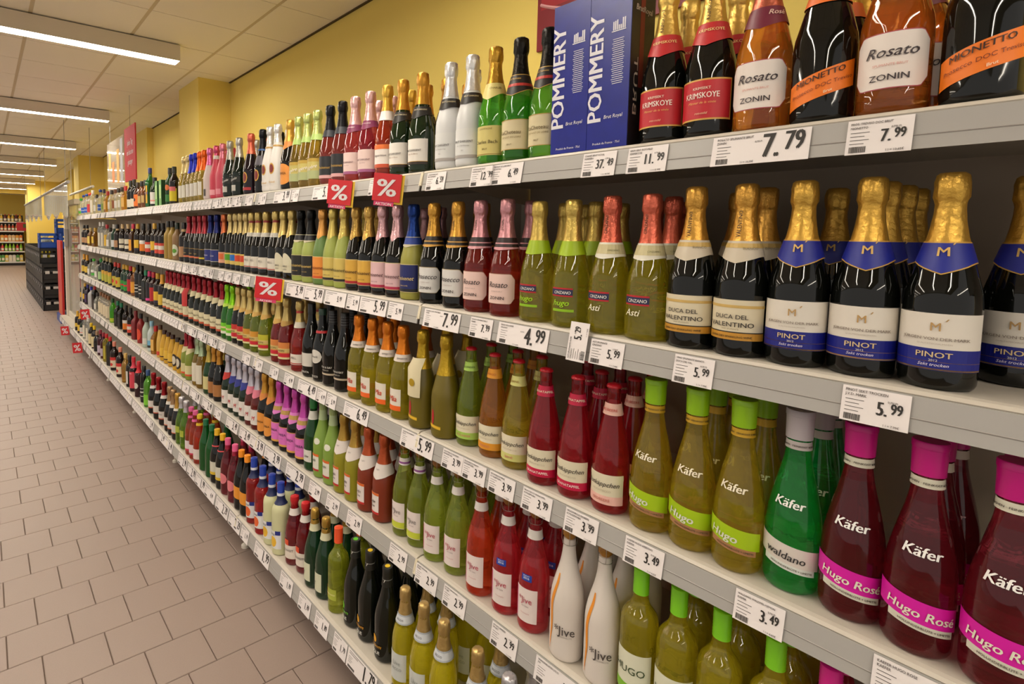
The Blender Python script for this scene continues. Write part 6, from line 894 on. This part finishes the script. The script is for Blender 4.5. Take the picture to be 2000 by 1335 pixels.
# glass door bay at the end of the shelving: base shelf, frame post, pane
db = empty('glass_door_bay', (0, 8.8, 0)); wf_ = paint('#d3c8b8', .5)
link('base_shelf', MB().box((LIPB, 0, .13), (BACK, 1.45, .185)).mesh('base_shelf', white), db)
link('price_rail', MB().prism([(LIPB-.001, .18), (LIPB-.012, .122), (LIPB-.008, .122), (LIPB+.004, .18)], 0, 1.45).mesh('price_rail', railm), db)
link('post', MB().box((1.0, 1.28, .19), (1.12, 1.42, 1.97)).mesh('post', wf_), db)
link('top_rail', MB().box((1.0, .1, 1.9), (1.1, 1.28, 1.97)).mesh('top_rail', wf_), db)
link('bottom_rail', MB().box((1.02, .06, .19), (1.06, 1.28, .27)).mesh('bottom_rail', wf_), db)
link('pane', MB().box((1.035, .06, .27), (1.045, 1.28, 1.9)).mesh('pane', glass('#e4ecec', .95, 0, 1.1)), db)
link('handle', MB().box((.985, 1.2, 1.28), (1.03, 1.26, 1.55)).mesh('handle', paint('#a8a098', .4)), db)
tag(db, 'glass door with pale frame closing the far end of the shelving', 'door')
par = empty('folded_parasol', (1.15, 9.93, .19))
link('canopy', MB().lathe([(.012, .3), (.03, .5), (.06, 1.1), (.075, 1.32), (.065, 1.36), (.015, 1.4)], 10, lambda k, i, z: .01*(i % 2)).mesh('canopy', paint('#b81c1c', .6)), par)
link('pole', MB().tube((0, 0, 0), (0, 0, 1.6), .015).mesh('pole', paint('#4c4844', .4)), par)
tag(par, 'folded red parasol seen behind the glass door', 'parasol')
rb = empty('red_display_stand', (.98, 10.55, 0))
link('panel', MB().box((0, 0, .12), (.03, .55, 1.36)).mesh('panel', paint('#bc1c1c', .45)), rb)
link('panel', MB().box((-.001, .1, .12), (.029, .4, .5)).mesh('panel', paint('#c8541c', .5)), rb)
link('base', MB().box((-.03, -.02, 0), (.3, .6, .12)).mesh('base', paint('#24408c', .5)), rb)
tag(rb, 'red advertising panel with blue foot beside the crates', 'display stand')
# crates of drinks
crm = paint('#17161a', .45)
def crate_mesh(mat):
    a, b, h = .15, .2, .29; t = .012; mb = MB()
    mb.box((-a, -b, 0), (a, b, t))
    for s_ in (-1, 1):
        for z0, z1 in ((0, .11), (.17, .2), (.24, h)):
            mb.box((s_*a-(t if s_ > 0 else 0), -b, z0), (s_*a+(t if s_ < 0 else 0), b, z1)); mb.box((-a, s_*b-(t if s_ > 0 else 0), z0), (a, s_*b+(t if s_ < 0 else 0), z1))
        for q in (-1, 1): mb.box((s_*a-(.03 if s_ > 0 else 0), q*b-(.03 if q > 0 else 0), 0), (s_*a+(.03 if s_ < 0 else 0), q*b+(.03 if q < 0 else 0), h))
        for q in (-.34, 0, .34): mb.box((s_*a-(t if s_ > 0 else 0), q*b-.012, .0), (s_*a+(t if s_ < 0 else 0), q*b+.012, h))
    return mb.mesh('crate', mat)
cm = crate_mesh(crm); cblue = crate_mesh(paint('#1c4ca8', .45)); pr_m = paint('#b8b4b4', .5)
prm = MB().box((-.151, -.06, .12), (-.1504, .0, .17)).box((-.151, .03, .115), (-.1504, .06, .165)).box((-.1, -.201, .115), (-.03, -.2004, .17)).box((.02, -.201, .12), (.1, -.2004, .165)).mesh('crate_print', pr_m)
botm = MB().lathe([(0, 0), (.027, 0), (.029, .004), (.029, .14), (.024, .17), (.013, .21), (.012, .25), (.0135, .251), (.0135, .262), (0, .262)], 10).mesh('crate_bottle', dark('#2a1a0c'), 40)
ybot = MB().lathe([(0, 0), (.027, 0), (.029, .004), (.029, .14), (.024, .17), (.013, .21), (.012, .25), (.0135, .251), (.0135, .262), (0, .262)], 10).mesh('crate_bottle', paint('#c8b41c', .3), 40)
stacks = [(.99, 12.55, 3, 'front')]+[(.99+.0*i, 13.0+.43*i, 4, i) for i in range(11)]+[(1.32, 12.55, 4, 'b'), (1.32, 13.0, 4, 'c'), (1.32, 13.43, 4, 'd')]
for x, y, n, tg_ in stacks:
    hmax = 4 if n == 4 else 3
    for k in range(hmax):
        o = link('drinks_crate', cm, None, (x, y, .002+k*.292)); link('crate_print', prm, o)
        if k == hmax-1 or True:
            pass
        where = 'front stack beside red panel' if tg_ == 'front' else ('inner stack %s' % {'b': 'behind the front stack', 'c': 'second in', 'd': 'third in'}[tg_] if isinstance(tg_, str) else '%s stack along the aisle' % ORD[tg_+1])
        tag(o, 'black plastic drinks crate, %s, %s layer from floor' % (where, ORD[k]), 'crate', 'black drinks crates stacked by the aisle')
for j in range(4):
    o = link('crate_bottle', ybot if j < 3 else botm, None, (.895+.06*j, 12.92, .002+3*.292+.0135)); o['category'] = 'bottle'; o['label'] = 'yellow drink bottle in the upper black crate, %s across' % ORD[j] if j < 3 else 'brown drink bottle in the upper black crate'
for j, (x, y, z) in enumerate([(1.32, 12.6, 1.172), (1.0, 13.1, 1.172), (1.32, 13.05, 1.172), (1.32, 13.47, 1.172), (1.32, 13.47, 1.464)]):
    o = link('blue_crate', cblue, None, (x, y, z)); tag(o, 'blue plastic crate on top of the black crates, %s' % ['nearest the red panel', 'over the aisle side', 'inner row', 'taller pile lower one', 'taller pile upper one'][j], 'crate', 'blue crates on top of the stacks')
bagm = MB().lathe([(0, 0), (.1, 0), (.13, .06), (.1, .14), (.05, .2), (.07, .24), (0, .23)], 12, lambda k, i, z: .016*math.sin(i*2.3+k)).mesh('plastic_bag', glass('#d0dcd8', .4, .15, 1.2), 60)
o = link('plastic_bag', bagm, None, (.95, 12.62, .88)); o.location = (1.0, 13.5, 1.172); tag(o, 'crumpled clear plastic bag on the crate stack', 'bag')
# strip curtains hung from rods
stm = glass('#e6ebea', .7, .05, 1.06, .6, .45); rodm = paint('#8f8c8a', .35, .5)
for nm, x, ya, yb, z, lab in (('a', .9, 8.5, 12.2, 2.17, 'clear strip curtain on a dark rod, nearer of two'), ('b', .9, 12.6, 18.1, 2.17, 'clear strip curtain on a rod, farther of two')):
    r = empty('strip_curtain', (x, ya, z))
    link('rod', MB().tube((0, 0, 0), (0, yb-ya, 0), .022, 8).mesh('rod', rodm), r)
    y = .15; 
    while y < yb-ya-.1:
        dz = .42+.05*math.sin(y*5); link('strip', MB().box((-.002, y, -dz), (.002, y+.13, -.015)).mesh('strip', stm), r); y += .155
    for yy in (.3, yb-ya-.3): link('wire', MB().tube((0, yy, 0), (0, yy, ZC-z), .003, 5).mesh('wire', GREY), r)
    tag(r, lab, 'curtain', 'clear strip curtains above the crates')
r = empty('hanging_rod', (1.25, 9.0, 2.16)); link('rod', MB().tube((-.0, 0, 0), (0, 2.6, 0), .02, 8).mesh('rod', paint('#c8c4bc', .35)), r)
for yy in (.2, 2.4): link('wire', MB().tube((0, yy, 0), (0, yy, ZC-2.16), .003, 5).mesh('wire', GREY), r)
tag(r, 'bare pale rod hanging over the far shelf end', 'rod')
# juice shelf against the back wall
jy = 28.3
js = empty('juice_shelf', (0, jy, 0)); jx0, jx1 = -1.6, 1.35
link('back_panel', MB().box((jx0, .5, 0), (jx1, .52, 2.1)).mesh('back_panel', paint('#3c302a', .6)), js)
link('plinth', MB().box((jx0, .03, 0), (jx1, .5, .13)).mesh('plinth', paint('#1c1814', .6)), js)
for z in (.16, .6, 1.0, 1.45, 1.83):
    link('shelf_board', MB().box((jx0, .02, z-.03), (jx1, .5, z)).mesh('shelf_board', white), js)
    link('price_rail', MB().box((jx0, 0, z-.055), (jx1, .02, z)).mesh('price_rail', paint('#d6d2ce', .4)), js)
tag(js, 'white juice shelf with dark back against the yellow back wall', 'shelving')
def juice(body, cap, h=.27, r=.042, sq=False):
    if sq: b_ = MB().box((-r, -r, 0), (r, r, h)); c_ = MB().lathe([(.014, h), (.014, h+.02), (0, h+.02)], 8)
    else: b_ = MB().lathe([(0, 0), (r, 0), (r, h*.58), (r*.75, h*.72), (r*.4, h*.85), (r*.36, h*.93), (0, h*.93)], 10); c_ = MB().lathe([(r*.45, h*.86), (r*.46, h), (0, h)], 8)
    return b_.mesh('juice_bottle', paint(body, .3), 40), c_.mesh('cap', paint(cap, .4)), MB().lathe([(r*1.02, h*.12), (r*1.02, h*.42)], 10).mesh('label', paint('#e0d8c0', .5), 40) if not sq else MB().box((-r*.8, -r-.001, h*.2), (r*.8, -r-.0002, h*.6)).mesh('label', paint('#e0d8c0', .5))
rows = [(1.83, [('#d8a41c', '#c8302c'), ('#5a1410', '#c8302c'), ('#d8b43c', '#d8d4c8'), ('#d89a2c', '#c85c1c')], .3, False, 'top', 'orange and red juice bottle'), (1.45, [('#b8401c', '#d8d0c0'), ('#c86c2c', '#d8d0c0')], .27, False, 'second', 'amber red juice bottle'),
        (1.0, [('#d8701c', '#d8d4c8'), ('#d8b07c', '#d8d4c8'), ('#d89a3c', '#d86a3c')], .26, True, 'third', 'juice carton'), (.6, [('#7cb81c', '#9cd020'), ('#8cc020', '#9cd020'), ('#c8302c', '#9cd020')], .3, False, 'fourth', 'bright green juice bottle'), (.16, [('#d8b84c', '#d8d4c8'), ('#d8cfc4', '#d8d4c8'), ('#4c8a3c', '#d8d4c8')], .27, True, 'lowest', 'juice multipack carton')]
for z, cols, h, sq, nm, lb in rows:
    ms = [juice(a, c, h, .05 if not sq else .055, sq) for a, c in cols]
    n = 0; x = jx0+.08; items = []
    while x < jx1-.06: items.append(x); x += .125
    for j, x in enumerate(reversed(items)):
        bm_, cm_, lm_ = ms[(j*5+j//3) % len(ms)]
        o = link('juice_carton' if sq else 'juice_bottle', bm_, None, (x, jy+.11, z+.001)); link('cap', cm_, o); link('label', lm_, o)
        tag(o, '%s, %s tier of far juice shelf, %s from pillar end' % (lb, nm, ORD[j]), 'carton' if sq else 'bottle', 'juices on the far %s tier' % nm)
o = link('promotion_card', MB().box((1.1, jy-.03, 1.45), (1.62, jy-.015, 1.8)).mesh('promotion_card', paint('#b81c2c', .45))); link('emblem', MB().box((1.32, jy-.034, 1.58), (1.52, jy-.031, 1.74)).mesh('emblem', paint('#3c4c1c', .5)), o)
tag(o, 'red promotion card with green picture on the far juice shelf', 'sign')
